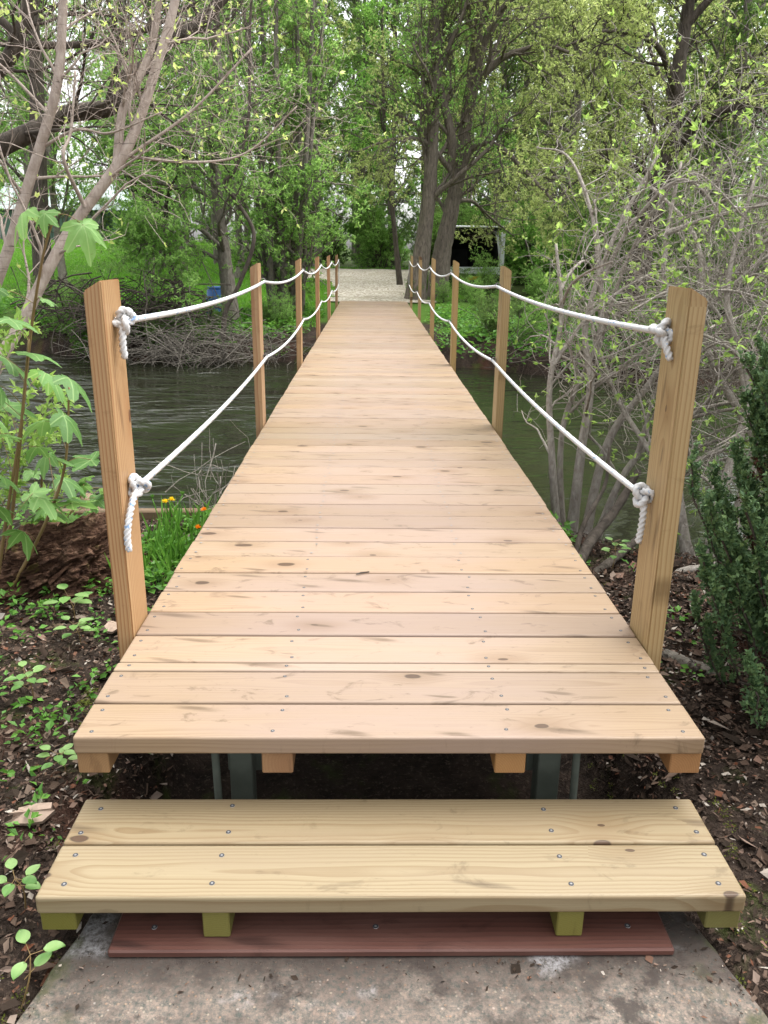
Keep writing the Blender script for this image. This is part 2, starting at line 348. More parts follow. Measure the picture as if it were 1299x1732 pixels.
# concrete slab in the foreground
bm = bmesh.new()
yy = np.linspace(-3.6, .0, 73); left = []; right = []
rows = []
for y in yy:
    dx_ = .24 * min(.1, max(-.34, y + .22)); xl = -.712 + dx_ - .004 * wavy(0, y, 23) - .003 * wavy(5, y, 61); xr = .712 - dx_ + .004 * wavy(3, y, 19, 2) + .003 * wavy(1, y, 57)
    rows.append([bm.verts.new((xl - .012, y, -.12)), bm.verts.new((xl - .002, y, -.006)), bm.verts.new((xl + .005, y, 0.0))] +
                [bm.verts.new((xl + .005 + (xr - xl - .010) * k / 8, y, .0015 * float(wavy(k * .3, y, 5)))) for k in range(1, 8)] +
                [bm.verts.new((xr - .005, y, 0.0)), bm.verts.new((xr + .002, y, -.006)), bm.verts.new((xr + .012, y, -.12))])
for a, b in zip(rows[:-1], rows[1:]):
    for k in range(len(a) - 1): bm.faces.new((a[k], a[k + 1], b[k + 1], b[k]))
bm.faces.new(list(rows[-1])); bm.faces.new(list(reversed(rows[0])))
me = mesh_bm('concrete_slab', bm, True)
t = NT('concrete'); o = t.geo('Position')
f1 = t.noise(o, 2.6, 6, .65); f2 = t.noise(o, 70, 8, .8); f3 = t.noise(o, 13, 5, .7)
c = t.mix(t.mapr(f1, .3, .7), (.165, .115, .092), (.31, .245, .20)); c = t.mix(t.mapr(f2, .38, .62), (.06, .07, .062), c)
vo = t.n('TexVoronoi'); vo.inputs['Scale'].default_value = 120; t.l(o, vo.inputs['Vector']); vs = t.n('SeparateXYZ'); t.l(vo.outputs['Color'], vs.inputs[0])
peb = t.math('MULTIPLY', t.math('GREATER_THAN', vs.outputs[0], .72), t.mapr(vo.outputs['Distance'], .28, .42, 1, 0))
pc = t.ramp(vs.outputs[1], [(0, (.12, .10, .09)), (.3, (.30, .25, .2)), (.6, (.48, .40, .30)), (.85, (.38, .20, .11)), (1, (.6, .56, .5))])
c = t.mix(t.math('MULTIPLY', peb, .38), c, pc)
c = t.mix(t.math('MULTIPLY', t.mapr(f3, .44, .60, 0, 1, True), t.mapr(f1, .42, .56, 0, .9)), c, (.045, .037, .032))
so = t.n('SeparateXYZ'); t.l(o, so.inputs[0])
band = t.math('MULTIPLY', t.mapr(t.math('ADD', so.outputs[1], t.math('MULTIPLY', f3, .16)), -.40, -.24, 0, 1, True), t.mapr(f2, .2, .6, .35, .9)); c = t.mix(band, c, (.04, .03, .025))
eff = t.math('MULTIPLY', t.mapr(t.noise(t.scale(o, (1, 1, 1), (3.3, 1.7, 0)), 4.5, 4, .6), .58, .72, 0, 1, True), t.mapr(f2, .4, .6, 0, .6)); c = t.mix(eff, c, (.40, .40, .41))
ms = t.math('MULTIPLY', t.mapr(t.math('ABSOLUTE', so.outputs[0]), .60, .74), t.mapr(t.noise(o, 10, 4, .6), .5, .62, 0, .7)); c = t.mix(ms, c, (.05, .055, .02))
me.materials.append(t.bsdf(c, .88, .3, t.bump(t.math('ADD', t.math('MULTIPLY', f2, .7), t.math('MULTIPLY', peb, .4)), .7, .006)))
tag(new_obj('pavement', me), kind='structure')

# ------------------------------------------------------------------ woods and metals
M_deck = mat_wood('decking_pine', (.290, .208, .132), (.175, .108, .06), (.075, .042, .024), 'X', .5, .006, .5, (.275, .195, .138), .55, .47, .13, .6, .4, (.262, .190, .150))
M_step = mat_wood('step_pine', (.268, .214, .128), (.18, .12, .06), (.075, .042, .022), 'X', .75, .0085, .8, (.235, .178, .11), .6, .5, .05, .45, .25, None, .055)
M_post = mat_wood('post_pine', (.41, .265, .13), (.25, .11, .036), (.12, .05, .018), 'Z', .85, .011, .4, (.34, .19, .08), .4, .5, .05, .3)
M_postR = mat_wood('post_pine_green', (.385, .265, .115), (.24, .135, .042), (.11, .05, .018), 'Z', .8, .011, .4, (.30, .215, .08), .4, .5, .05, .3)
M_joist = mat_wood('joist_pine', (.29, .165, .07), (.20, .09, .033), (.11, .05, .025), 'Y', .5, .006, .3, (.24, .13, .055), .4, .55, .1)
M_olive = mat_wood('treated_end', (0.164, 0.152, 0.037), (0.115, 0.098, 0.021), (0.098, 0.057, 0.016), 'Y', .4, .006, .2, (0.139, 0.135, 0.029), .4, .55, .06)
M_brown = mat_wood('brown_board', (.105, .038, .024), (.055, .022, .015), (.035, .014, .01), 'X', .6, .01, .05, (.15, .075, .055), .6, .5, .05)
M_old = mat_wood('old_board', (.24, .165, .10), (.11, .068, .042), (.05, .03, .018), 'X', .6, .008, .4, (.10, .08, .05), .6, .85, .2)
M_zinc = mat_plain('zinc', (.25, .25, .25), .55, .4, .3, .1, 60)
M_dark = mat_plain('screw_recess', (.06, .06, .065), .6, .3, .3)
M_grey = mat_plain('weathered_steel', (.11, .125, .10), .7, .3, .2, .3, 12)
M_stone = mat_plain('stone', (.20, .19, .16), .9, .2, 0, .35, 9)

# ------------------------------------------------------------------ footbridge
HW, ZD, LEN = .7885, .35, 18.04
bridge = tag(empty('footbridge', (0, 9, 0)), 'long pale pine plank footbridge with slim posts spanning the stream', 'footbridge')
bridge.location = (0, 0, 0)
cuts = [0, .163, .332, .384, .557, .725]
while cuts[-1] < LEN - .1: cuts.append(cuts[-1] + .1715)
GAP, TH = .0065, .048
def plank_mesh(w, L=2 * HW):
    me = box_mesh('plank', L, w, TH, .006, 3); me.materials.append(M_deck); return me
m_reg = plank_mesh(.1715 - GAP); planks = []
JX = [-.755, -.287, .302, .749]
for k, (a, b) in enumerate(zip(cuts[:-1], cuts[1:])):
    w = b - a - GAP; me = m_reg if abs(w - (.1715 - GAP)) < 1e-4 else plank_mesh(w)
    o = new_obj('plank', me, None, bridge, (random.uniform(-.003, .003), (a + b) / 2, ZD + random.uniform(-.0012, .0012)), (0, 0, random.uniform(-.0012, .0012)))
    planks.append((o, a, b))
# screws: a zinc head with a dark drive recess
def screw_mesh(r=.0055):
    bm = bmesh.new(); c = bmesh.ops.create_cone(bm, cap_ends=True, segments=10, radius1=r, radius2=r * .92, depth=.0012)
    for v_ in bm.verts: v_.co.z += .0003
    nface = len(bm.faces)
    bmesh.ops.create_cone(bm, cap_ends=True, segments=6, radius1=r * .42, radius2=r * .42, depth=.001, matrix=Matrix.Translation((0, 0, .0007)))
    for f in list(bm.faces)[nface:]: f.material_index = 1
    me = mesh_bm('screw', bm); me.materials.append(M_zinc); me.materials.append(M_dark); return me
m_screw = screw_mesh()
sV = []; sF = []; th = np.arange(8) * math.pi / 4
for k, (o, a, b) in enumerate(planks):
    for jx in JX:
        for yy_ in ((a + .035, b - .035) if b - a > .1 else ((a + b) / 2,)):
            x_ = jx + random.uniform(-.012, .012); y_ = yy_ + random.uniform(-.006, .006)
            if k < 8:
                s = new_obj('screw', m_screw, None, o, (x_ - o.location.x, y_ - o.location.y, 0))
            else:
                base = len(sV); r_ = .0055
                sV += [(x_ + r_ * math.cos(q), y_ + r_ * math.sin(q), ZD + .0022) for q in th]; sF.append([base + i for i in range(8)])
tag(new_obj('screw_heads', mesh_np('screw_heads', np.array(sV), np.array(sF), False), M_zinc, bridge), kind='stuff')
# joists under the planks
mj = bpy.data.meshes.new('joist'); bm = bmesh.new(); bm_box(bm, -.039, .039, .012, LEN - .02, -.062, 0); bmesh.ops.bevel(bm, geom=bm.edges[:], offset=.003, segments=1, affect='EDGES'); bm.to_mesh(mj); bm.free()
for jx in (-.7485, -.287, .302, .7485):
    new_obj('joist', mj, M_joist, bridge, (jx, 0, ZD - TH - .0015))
# steel bearers, piles, front posts
def part_box(name, x0, x1, y0, y1, z0, z1, mat, parent, bev=.003):
    bm = bmesh.new(); cx_, cy_, cz_ = (x0 + x1) / 2, (y0 + y1) / 2, (z0 + z1) / 2
    bm_box(bm, x0 - cx_, x1 - cx_, y0 - cy_, y1 - cy_, z0 - cz_, z1 - cz_)
    if bev: bmesh.ops.bevel(bm, geom=bm.edges[:], offset=bev, segments=1, affect='EDGES')
    return new_obj(name, mesh_bm(name, bm), mat, parent, (cx_, cy_, cz_))
zb = ZD - TH - .065
for x_ in (-.42, .46): part_box('bearer', x_ - .05, x_ + .05, .30, LEN - .3, zb - .2, zb, M_grey, bridge)
for y_ in (.34, 6.2, 12.0, 17.6):
    for x_ in (-.42, .46): part_box('support_post', x_ - .032, x_ + .032, y_ - .04, y_ - .03 + .06, -1.2, zb - .001 if y_ < 1 else zb - .203, M_grey, bridge) if y_ > 1 else part_box('support_post', x_ - .032, x_ + .032, y_ - .11, y_ - .045, -.6, zb + .0, M_grey, bridge)
for x_ in (-.475, .535):
    tb = Tubes(); tb.add([(x_, .2, -.6), (x_ - .01, .2, ZD - TH - .01)], .011, 8); new_obj('support_pipe', tb.mesh('support_pipe'), M_grey, bridge)
# posts with weathered-off tops
def post_mesh(side, mat):
    bm = bmesh.new(); PD, PW = .17, .05; zt = 1.416
    vs = []
    for (x_, z_) in ((0, .09), (-side * -PW, .09), (-side * -PW, zt - .03), (0, zt)):
        vs.append([bm.verts.new((x_, y_, z_)) for y_ in (0, PD)])
    for i in range(4):
        a, b = vs[i], vs[(i + 1) % 4]; bm.faces.new((a[0], b[0], b[1], a[1]))
    bm.faces.new([q[0] for q in reversed(vs)]); bm.faces.new([q[1] for q in vs])
    bmesh.ops.recalc_face_normals(bm, faces=bm.faces[:])
    bmesh.ops.bevel(bm, geom=bm.edges[:], offset=.004, segments=2, affect='EDGES')
    me = mesh_bm('post', bm); me.materials.append(mat); return me
def ring_mesh(R0=.016, r0=.0028):
    bm = bmesh.new(); n1_, n2_ = 14, 6; vv = []
    for i in range(n1_):
        a = i / n1_ * 2 * math.pi
        vv.append([bm.verts.new(((R0 + r0 * math.cos(b)) * math.cos(a), r0 * math.sin(b), (R0 + r0 * math.cos(b)) * math.sin(a))) for b in [j / n2_ * 2 * math.pi for j in range(n2_)]])
    for i in range(n1_):
        for j in range(n2_):
            bm.faces.new((vv[i][j], vv[(i + 1) % n1_][j], vv[(i + 1) % n1_][(j + 1) % n2_], vv[i][(j + 1) % n2_]))
    me = mesh_bm('eye_bolt', bm, True); me.materials.append(M_zinc); return me
m_ring = ring_mesh(); m_pl, m_pr = post_mesh(-1, M_post), post_mesh(1, M_postR)
PY = {-1: [.546 + 3.135 * i for i in range(6)], 1: [.47 + 3.15 * i for i in range(6)]}
ZU, ZL = {-1: 1.30, 1: 1.29}, {-1: .808, 1: .806}
for side in (-1, 1):
    for i, y_ in enumerate(PY[side]):
        lean = random.uniform(-.006, .006)
        o = new_obj('post', m_pl if side < 0 else m_pr, None, bridge, (side * (HW + .0035), y_, 0), (random.uniform(-.004, .004), lean, 0))
        for z_ in (ZU[side], ZL[side]):
            new_obj('eye_bolt', m_ring, None, o, (-side * .019, .11, z_))

# ------------------------------------------------------------------ rope handrails
t = NT('rope_white'); o_ = t.obj(); f = t.noise(o_, 55, 2, .5); fine = t.noise(o_, 400, 3, .6)
c = t.mix(t.mapr(fine, .3, .7), (.50, .50, .495), (.64, .64, .635)); c = t.mix(t.math('MULTIPLY', t.mapr(f, .62, .65, 0, 1), .75), c, (.12, .27, .5))
M_rope = t.bsdf(c, .7, .3, t.bump(fine, .4, .002))
def rope_mesh(name, P, step=.006, r=.0085, lay=.05, lobes=3):
    P = np.asarray(P, float); d = np.r_[0, np.cumsum(np.linalg.norm(np.diff(P, axis=0), axis=1))]
    n = max(4, int(d[-1] / step)); s = np.linspace(0, d[-1], n); Q = np.stack([np.interp(s, d, P[:, k]) for k in range(3)], 1)
    T = unit(np.gradient(Q, axis=0)); N = np.empty_like(Q); a = np.array([0, 0, 1.0]) if abs(T[0, 2]) < .9 else np.array([1.0, 0, 0])
    N[0] = unit(a - T[0] * (a @ T[0]))
    for i in range(1, n):
        w_ = N[i - 1] - T[i] * (N[i - 1] @ T[i]); N[i] = w_ / np.linalg.norm(w_)
    Bn = np.cross(T, N); sides = 12; th_ = np.arange(sides) / sides * 2 * math.pi
    ang = th_[None, :] + 0 * s[:, None]; rad = r * (1 + .26 * np.cos(lobes * (ang - s[:, None] / lay * 2 * math.pi)))
    endt = np.ones(n); endt[:2] = (.72, .95); endt[-2:] = (.95, .72); rad *= endt[:, None]
    V = Q[:, None, :] + rad[..., None] * (np.cos(ang)[..., None] * N[:, None, :] + np.sin(ang)[..., None] * Bn[:, None, :])
    i = np.arange(n - 1)[:, None] * sides; j = np.arange(sides)[None, :]; j2 = (j + 1) % sides
    F = np.stack([i + j, i + j2, i + sides + j2, i + sides + j], -1).reshape(-1, 4)
    V = V.reshape(-1, 3); c0 = len(V); V = np.vstack([V, Q[:1], Q[-1:]]); jj = np.arange(0, sides, 2)
    caps = np.concatenate([np.stack([jj, (jj + 1) % sides, (jj + 2) % sides, np.full(6, c0)], -1), np.stack([jj, (jj + 1) % sides, (jj + 2) % sides, np.full(6, c0 + 1)], -1) + np.array([[1, 1, 1, 0]]) * (n - 1) * sides])
    me = mesh_np(name, V, np.vstack([F, caps])); me.materials.append(M_rope); return me
def span_path(pts, sags, n=24):
    out = []
    for (a, b, s_) in zip(pts[:-1], pts[1:], sags):
        a, b = np.array(a), np.array(b); u_ = np.linspace(0, 1, n)[:, None]
        q = a * (1 - u_) + b * u_; q[:, 2] -= (4 * s_ * u_ * (1 - u_))[:, 0]; out.append(q[:-1])
    out.append(np.array([pts[-1]])); return np.concatenate(out)
tt = np.linspace(0, 2 * math.pi, 90)
tref = np.stack([np.sin(tt) + 2 * np.sin(2 * tt), np.cos(tt) - 2 * np.cos(2 * tt), -1.3 * np.sin(3 * tt)], 1)
tref[:, 2] *= 1.0
def knot(name, parent, c, rot, s=.0103, r=.0095):
    Rm = np.array(Matrix.Rotation(rot[0], 3, 'X') @ Matrix.Rotation(rot[1], 3, 'Y') @ Matrix.Rotation(rot[2], 3, 'Z'))
    P = (tref * np.array([s, s, s * 1.1])) @ Rm.T
    k = new_obj(name, rope_mesh('knot', P, .004, r), None, parent, c); return k
for side in (-1, 1):
    rp = tag(empty('rope_handrail', (side * (HW - .02), PY[side][0], .8)), 'white twisted rope handrail on the left posts, knotted at both near ends' if side < 0 else 'white twisted rope handrail on the right posts, knotted at both near ends', 'rope', 'rope handrails')
    off = np.array(rp.location); xr_ = side * (HW - .024)
    yk = PY[side][0] + (.10 if side < 0 else .12)
    for nm, z0, sag0 in (('upper_rope', ZU[side], [.03, .05, .07, .075, .08]), ('lower_rope', ZL[side], [.03, .05, .06, .07, .07])):
        pts = [(xr_, yk, z0)] + [(xr_, y_ + .11, z0 - .004) for y_ in PY[side][1:]]
        P = span_path(pts, sag0)
        if nm == 'upper_rope': P = np.vstack([P, [[xr_ - side * .004, PY[side][5] + .15, z0 - .03]], [[xr_ - side * .004, PY[side][5] + .155, (ZU[side] + ZL[side]) / 2]], [[xr_, PY[side][5] + .14, ZL[side] + .01]]])
        new_obj(nm, rope_mesh(nm, P - off, .009), None, rp)
    cu = np.array((xr_ + side * .002, yk - .005, ZU[side] + .001)) - off; cl_ = np.array((xr_ + side * .002, yk - .005, ZL[side] + .001)) - off
    knot('knot', rp, cu, (1.1, .3 * side, .4)); knot('knot', rp, cl_, (1.3, -.5 * side, 1.5))
    for y_ in PY[side][1:]:
        for z0 in (ZU[side], ZL[side]):
            pass
    if side < 0:
        t1 = [(0, -.012, -.012), (.002, -.022, -.04), (.001, -.024, -.075), (.003, -.02, -.105)]
        t2 = [(0, -.01, -.01), (-.004, -.05, -.035), (-.010, -.085, -.085), (-.014, -.098, -.135), (-.011, -.10, -.175)]
    else:
        t1 = [(0, -.01, -.008), (.002, -.025, -.03), (.010, -.036, -.055), (.016, -.045, -.075)]
        t2 = [(0, -.012, -.01), (-.001, -.02, -.05), (-.003, -.022, -.1), (-.007, -.022, -.145)]
    for c0, tl in ((cu, t1), (cl_, t2)):
        new_obj('loose_end', rope_mesh('loose_end', spline(np.array(tl), 40), .004, .0092, .05), None, rp, c0)

# ------------------------------------------------------------------ wooden step
step = tag(empty('wooden_step', (0, -.13, 0)), 'low two-board pine step in front of the footbridge', 'step')
ms_ = box_mesh('board', 2 * HW, .165, .047, .007, 3)
ms_.materials.append(M_step)
zs = .1437
for (a, b) in ((-.297, -.132), (-.127, .038)):
    o = new_obj('board', ms_, None, step, (0, (a + b) / 2 + .13, zs))
    for sx_, sl in ((-.745, 0), (-.40, 0), (.40, 0), (.745, 0)):
        for sy_ in (-.045, .045):
            new_obj('screw', m_screw, None, o, (sx_ + random.uniform(-.012, .012) , sy_ + random.uniform(-.008, .008), 0)).scale = (1.25, 1.25, 1.1)
def step_part(name, x0, x1, y0, y1, z0, z1, mat):
    o = part_box(name, x0, x1, y0 + .13, y1 + .13, z0, z1, mat, step); return o
for x0, x1 in ((-.787, -.709), (.709, .787)): step_part('cleat', x0, x1, -.286, .03, .041, zs - .0485, M_olive)
for x0, x1 in ((-.427, -.367), (.371, .431)): step_part('leg', x0, x1, -.288, .03, .0215, zs - .0485, M_olive)
bb = tag(empty('brown_board', (0, -.22, 0)), 'dark red-brown board screwed flat to the concrete under the step', 'board')
o = part_box('plank', -.633, .632, -.104, .10, .001, .0205, M_brown, bb, .004)
for x_ in (-.545, -.038, .545): new_obj('screw', m_screw, None, o, (x_, -.035, .0098)).scale = (1.3, 1.3, 1)
# ------------------------------------------------------------------ plants: generator
def tubes_batch(tb, P, r, sides=3):
    """P (m,n,3), r (m,n): many same-length twigs at once, fixed frame."""
    m, n, _ = P.shape; T = unit(P[:, -1] - P[:, 0]); a = np.where(np.abs(T[:, 2:3]) < .9, np.array([[0, 0, 1.0]]), np.array([[1.0, 0, 0]]))
    N = unit(np.cross(T, a)); Bn = np.cross(T, N); th = np.arange(sides) * 2 * math.pi / sides
    off = np.cos(th)[None, :, None] * N[:, None, :] + np.sin(th)[None, :, None] * Bn[:, None, :]
    V = P[:, :, None, :] + r[:, :, None, None] * off[:, None, :, :]
    i = np.arange(n - 1)[:, None] * sides; j = np.arange(sides)[None, :]; j2 = (j + 1) % sides
    f = np.stack([i + j, i + j2, i + sides + j2, i + sides + j], -1).reshape(-1, 4)
    F = (f[None] + (np.arange(m) * n * sides)[:, None, None]).reshape(-1, 4) + tb.n
    tb.V.append(V.reshape(-1, 3)); tb.F.append(F); tb.n += m * n * sides
def sprout(g, PP, rr, k, t0, t1, ang, length, up=.15, wander=.12, n=5, rk=.5, taper=.35, lenvar=.4, tipfall=.5):
    """k children on each parent polyline. returns P (m*k,n,3), r (m*k,n)."""
    m, np_, _ = PP.shape
    t = (np.linspace(t0, t1, k)[None, :] + g.uniform(-.5, .5, (m, k)) * (t1 - t0) / max(k, 1)).clip(0, .999) * (np_ - 1)
    i = t.astype(int); u = (t - i)[..., None]; idx = np.arange(m)[:, None]
    S = PP[idx, i] * (1 - u) + PP[idx, i + 1] * u; T = unit(PP[idx, i + 1] - PP[idx, i])
    rad = rr[idx, i] * (1 - u[..., 0]) + rr[idx, i + 1] * u[..., 0]
    perp = unit(np.cross(T, g.normal(size=T.shape))); a = g.normal(ang, ang * .25, (m, k, 1))
    D = unit(np.cos(a) * T + np.sin(a) * perp + np.array([0, 0, up]))
    frac = (t / (np_ - 1) - t0) / max(t1 - t0, 1e-6)
    L = length * (1 - tipfall * frac.clip(0, 1)) * g.uniform(1 - lenvar, 1 + lenvar, (m, k))
    S = S.reshape(-1, 3); D = D.reshape(-1, 3); L = L.reshape(-1); rad = rad.reshape(-1)
    M = len(S); P = np.empty((M, n, 3)); P[:, 0] = S; d = D
    for q in range(1, n):
        d = unit(d + g.normal(size=(M, 3)) * wander + np.array([0, 0, up * .35])); P[:, q] = P[:, q - 1] + d * (L / (n - 1))[:, None]
    r0 = np.minimum(rad * rk, L * .03 + .002); r = r0[:, None] * np.linspace(1, taper, n)[None, :]
    return P, r
def scatter_leaves(g, P, k, t0=.2, t1=1.0, size=.07, out=.7, cluster=1, droop=0.0, sizevar=.4, **kw):
    m, n, _ = P.shape; t = g.uniform(t0, t1, (m, k)).clip(0, .999) * (n - 1); i = t.astype(int); u = (t - i)[..., None]; idx = np.arange(m)[:, None]
    S = (P[idx, i] * (1 - u) + P[idx, i + 1] * u).reshape(-1, 3); T = unit(P[idx, i + 1] - P[idx, i]).reshape(-1, 3)
    if cluster > 1: S = np.repeat(S, cluster, 0); T = np.repeat(T, cluster, 0)
    D = unit(T * .6 + g.normal(size=S.shape) * out + np.array([0, 0, -droop]))
    return leaf_mesh('crown', S, D, size * g.uniform(1 - sizevar, 1 + sizevar, len(S)), g=g, **kw)
def plant(name, label, cat, stems, bark, leaf, seed=1, group=None, loc=(0, 0, 0), rz=0.0,
          n1=10, l1=2.0, a1=.9, n2=8, l2=.8, n3=5, l3=.3, t0=.3, up=.15, wander=.12, leaves=8, leaf_size=.07, cluster=1,
          sides=8, r1=.5, twig_r=None, leaf_kw=None, limbs=(), trunk_name='trunk', l1_tip=.5, rough=0.0, leaf_frac=1.0, xmin=None):
    """stems: list of (points, radius_base, radius_tip) local to loc."""
    g = np.random.default_rng(seed); root = empty(name, loc, rz); tag(root, label, cat, group)
    tb = Tubes(); tw = Tubes(); NP = 12; SP = []; SR = []
    for pts, ra, rb in list(stems) + list(limbs):
        q = spline(pts, max(NP, 6 * len(pts))); rr = np.linspace(ra, rb, len(q)); 
        flare = np.exp(-np.linspace(0, 1, len(q)) * 14) * .5 if (pts, ra, rb) in stems else 0
        rr = rr * (1 + flare)
        if rough: q = q + g.normal(size=q.shape) * rough * ra
        tb.add(q, rr, sides); ix = np.linspace(0, len(q) - 1, NP).astype(int); SP.append(q[ix]); SR.append(rr[ix])
    SP = np.array(SP); SR = np.array(SR); nst = len(stems)
    P1, R1 = sprout(g, SP, SR, n1, t0, .98, a1, l1, up, wander, 8, r1, .3, .4, l1_tip)
    if xmin is not None: ok = P1[..., 0].min(1) > xmin; P1, R1 = P1[ok], R1[ok]
    tubes_batch(tb, P1, R1, 5)
    src, srr = (np.concatenate([P1]), R1)
    P2, R2 = sprout(g, P1, R1, n2, .2, .98, .8, l2, up * .7, wander * 1.1, 5, .55, .35)
    if xmin is not None: ok = P2[..., 0].min(1) > xmin; P2, R2 = P2[ok], R2[ok]
    tubes_batch(tw, P2, R2, 4 if twig_r else 3)
    if n3:
        P3, R3 = sprout(g, P2, R2, n3, .15, 1.0, .75, l3, up * .4, wander * 1.2, 4, .6, .45)
        if xmin is not None: ok = P3[..., 0].min(1) > xmin; P3, R3 = P3[ok], R3[ok]
        if twig_r: R3 = np.maximum(R3, twig_r)
        tubes_batch(tw, P3, R3, 3)
    else: P3 = P2
    new_obj(trunk_name, tb.mesh('trunk'), bark, root); tag(new_obj('twigs', tw.mesh('twigs'), bark, root), kind='stuff')
    if leaves:
        if leaf_frac < 1: P3 = P3[g.random(len(P3)) < leaf_frac]
        V, F = scatter_leaves(g, P3, leaves, size=leaf_size, cluster=cluster, **(leaf_kw or {}))
        new_obj('crown', mesh_np('crown', V, F, False), leaf, root)
    return root

B_dark = mat_bark('bark_dark', (.045, .037, .03), (.13, .108, .088), (14, 14, 4), (.12, .13, .10), .66)
B_oak = mat_bark('bark_furrowed', (.08, .066, .054), (.25, .21, .175), (16, 16, 3.2), (.16, .17, .13), .68)
B_grey = mat_bark('bark_grey', (.10, .088, .072), (.25, .225, .19), (16, 16, 6), (.20, .21, .15), .62)
B_pale = mat_bark('bark_smooth_pale', (.27, .215, .18), (.46, .39, .34), (22, 22, 9), (.34, .35, .29), .66, True)
B_twig = mat_bark('bark_lichen_grey', (.22, .19, .16), (.46, .42, .37), (30, 30, 12), (.33, .36, .22), .60)
L_fresh = mat_leaf('leaf_fresh_green', [(0.121, 0.241, 0.060), (0.188, 0.351, 0.082), (0.269, 0.449, 0.128), (0.161, 0.296, 0.075)], .55)
L_olive = mat_leaf('leaf_olive_green', [(0.188, 0.241, 0.082), (0.269, 0.351, 0.113), (0.363, 0.427, 0.166), (0.215, 0.285, 0.090)], .55)
L_deep = mat_leaf('leaf_deep_green', [(0.074, 0.142, 0.038), (0.114, 0.208, 0.052), (0.175, 0.285, 0.075), (0.101, 0.176, 0.044)], .45)
L_vivid = mat_leaf('leaf_vivid_green', [(0.108, 0.253, 0.044), (0.161, 0.339, 0.068), (0.230, 0.417, 0.090)], .5)
L_lime = mat_leaf('leaf_lime', [(0.296, 0.417, 0.105), (0.403, 0.505, 0.150), (0.484, 0.548, 0.224)], .5)

# ------------------------------------------------------------------ the wood behind: four kinds of tree, copied and placed one by one
def wood_tree(seed, H, r, leaf, lean=.4):
    g = np.random.default_rng(seed); x = np.cumsum(g.normal(0, lean / 3, 7)); y = np.cumsum(g.normal(0, lean / 3, 7))
    pts = [(x[i] - x[0], y[i] - y[0], -0.3 + H * i / 6) for i in range(7)]
    return plant('woodland_tree', 'slender trunked tree in the wood beyond the gravel track', 'tree', [(pts, r, r * .25)], B_grey, leaf, seed,
                 'trees of the wood beyond the track', n1=30, l1=2.7, n2=8, l2=1.1, n3=6, l3=.5, t0=.18, leaves=6, cluster=3, leaf_size=.105, twig_r=.004, sides=7, wander=.16, l1_tip=.55)
W = [wood_tree(101, 14, .17, L_fresh), wood_tree(102, 16, .2, L_olive), wood_tree(103, 12.5, .13, L_fresh, .7), wood_tree(104, 15, .16, L_deep)]
g = np.random.default_rng(55); spots = []
for row, (y0, n, span) in enumerate(((35.5, 10, 15), (39, 11, 18), (44, 11, 22), (52, 11, 27), (62, 11, 33))):
    for k in range(n):
        x_ = -span + 2 * span * (k + .5) / n + g.uniform(-1.2, 1.2); y_ = y0 + g.uniform(-1.6, 1.6)
        if -20 < x_ < -6.5 and 30 < y_ < 48.5: continue                                     # the lawn and the shed
        if -.55 < x_ / (y_ + 1.7) < -.28 and row >= 2 and g.random() < .3: continue
        spots.append((x_, y_))
side = [(5.6, 24.5), (7.5, 28), (9.5, 23), (8.3, 18.5), (11, 29), (13, 21), (6.4, 31), (10, 35), (4.6, 30), (12, 16), (15, 26), (-6.0, 23), (-4.6, 26), (-7.8, 30), (3.2, 27.5), (-17, 24), (-6.2, 32), (-8.6, 21.5), (-3.0, 29.8), (-11.5, 28)]
spots = side + spots
far_lab = {0: 'green tree beside the parked van, at the edge of the wood', 14: 'tree standing just behind the parked van'}
used = [False] * 4
for i, (x_, y_) in enumerate(spots):
    k = int(g.integers(0, 4)); k = 1 if (x_ > 4 and g.random() < .5) else k
    if not used[k]: o = W[k]; used[k] = True
    else: o = copy_tree(W[k])
    o.location = (x_, y_, float(ground_z(x_, y_))); o.rotation_euler = (0, 0, g.uniform(0, 6.28)); s = g.uniform(.8, 1.15); o.scale = (s, s, s * g.uniform(.92, 1.1))
    if i < len(side):
        o['label'] = far_lab.get(i, ('light green', 'olive green', 'thin light green', 'dark green')[k] + (' tree rising behind the right bank thicket' if x_ > 0 else ' tree at the edge of the left lawn'))
        o['group'] = 'trees behind the thicket on the right' if x_ > 0 else 'trees beside the lawn'
    else:
        hue = ('light green', 'olive green', 'thin light green', 'dark green')[k]
        o['label'] = hue + ' tree of the wood seen right of the thick brown trunk' if x_ > 2.2 else hue + ' tree of the wood closing the view above the gravel track' if x_ > -4 else hue + ' tree of the wood behind the left lawn'
        o['group'] = 'wood, right side' if x_ > 2.2 else 'wood, end of the track' if x_ > -4 else 'wood, left side'

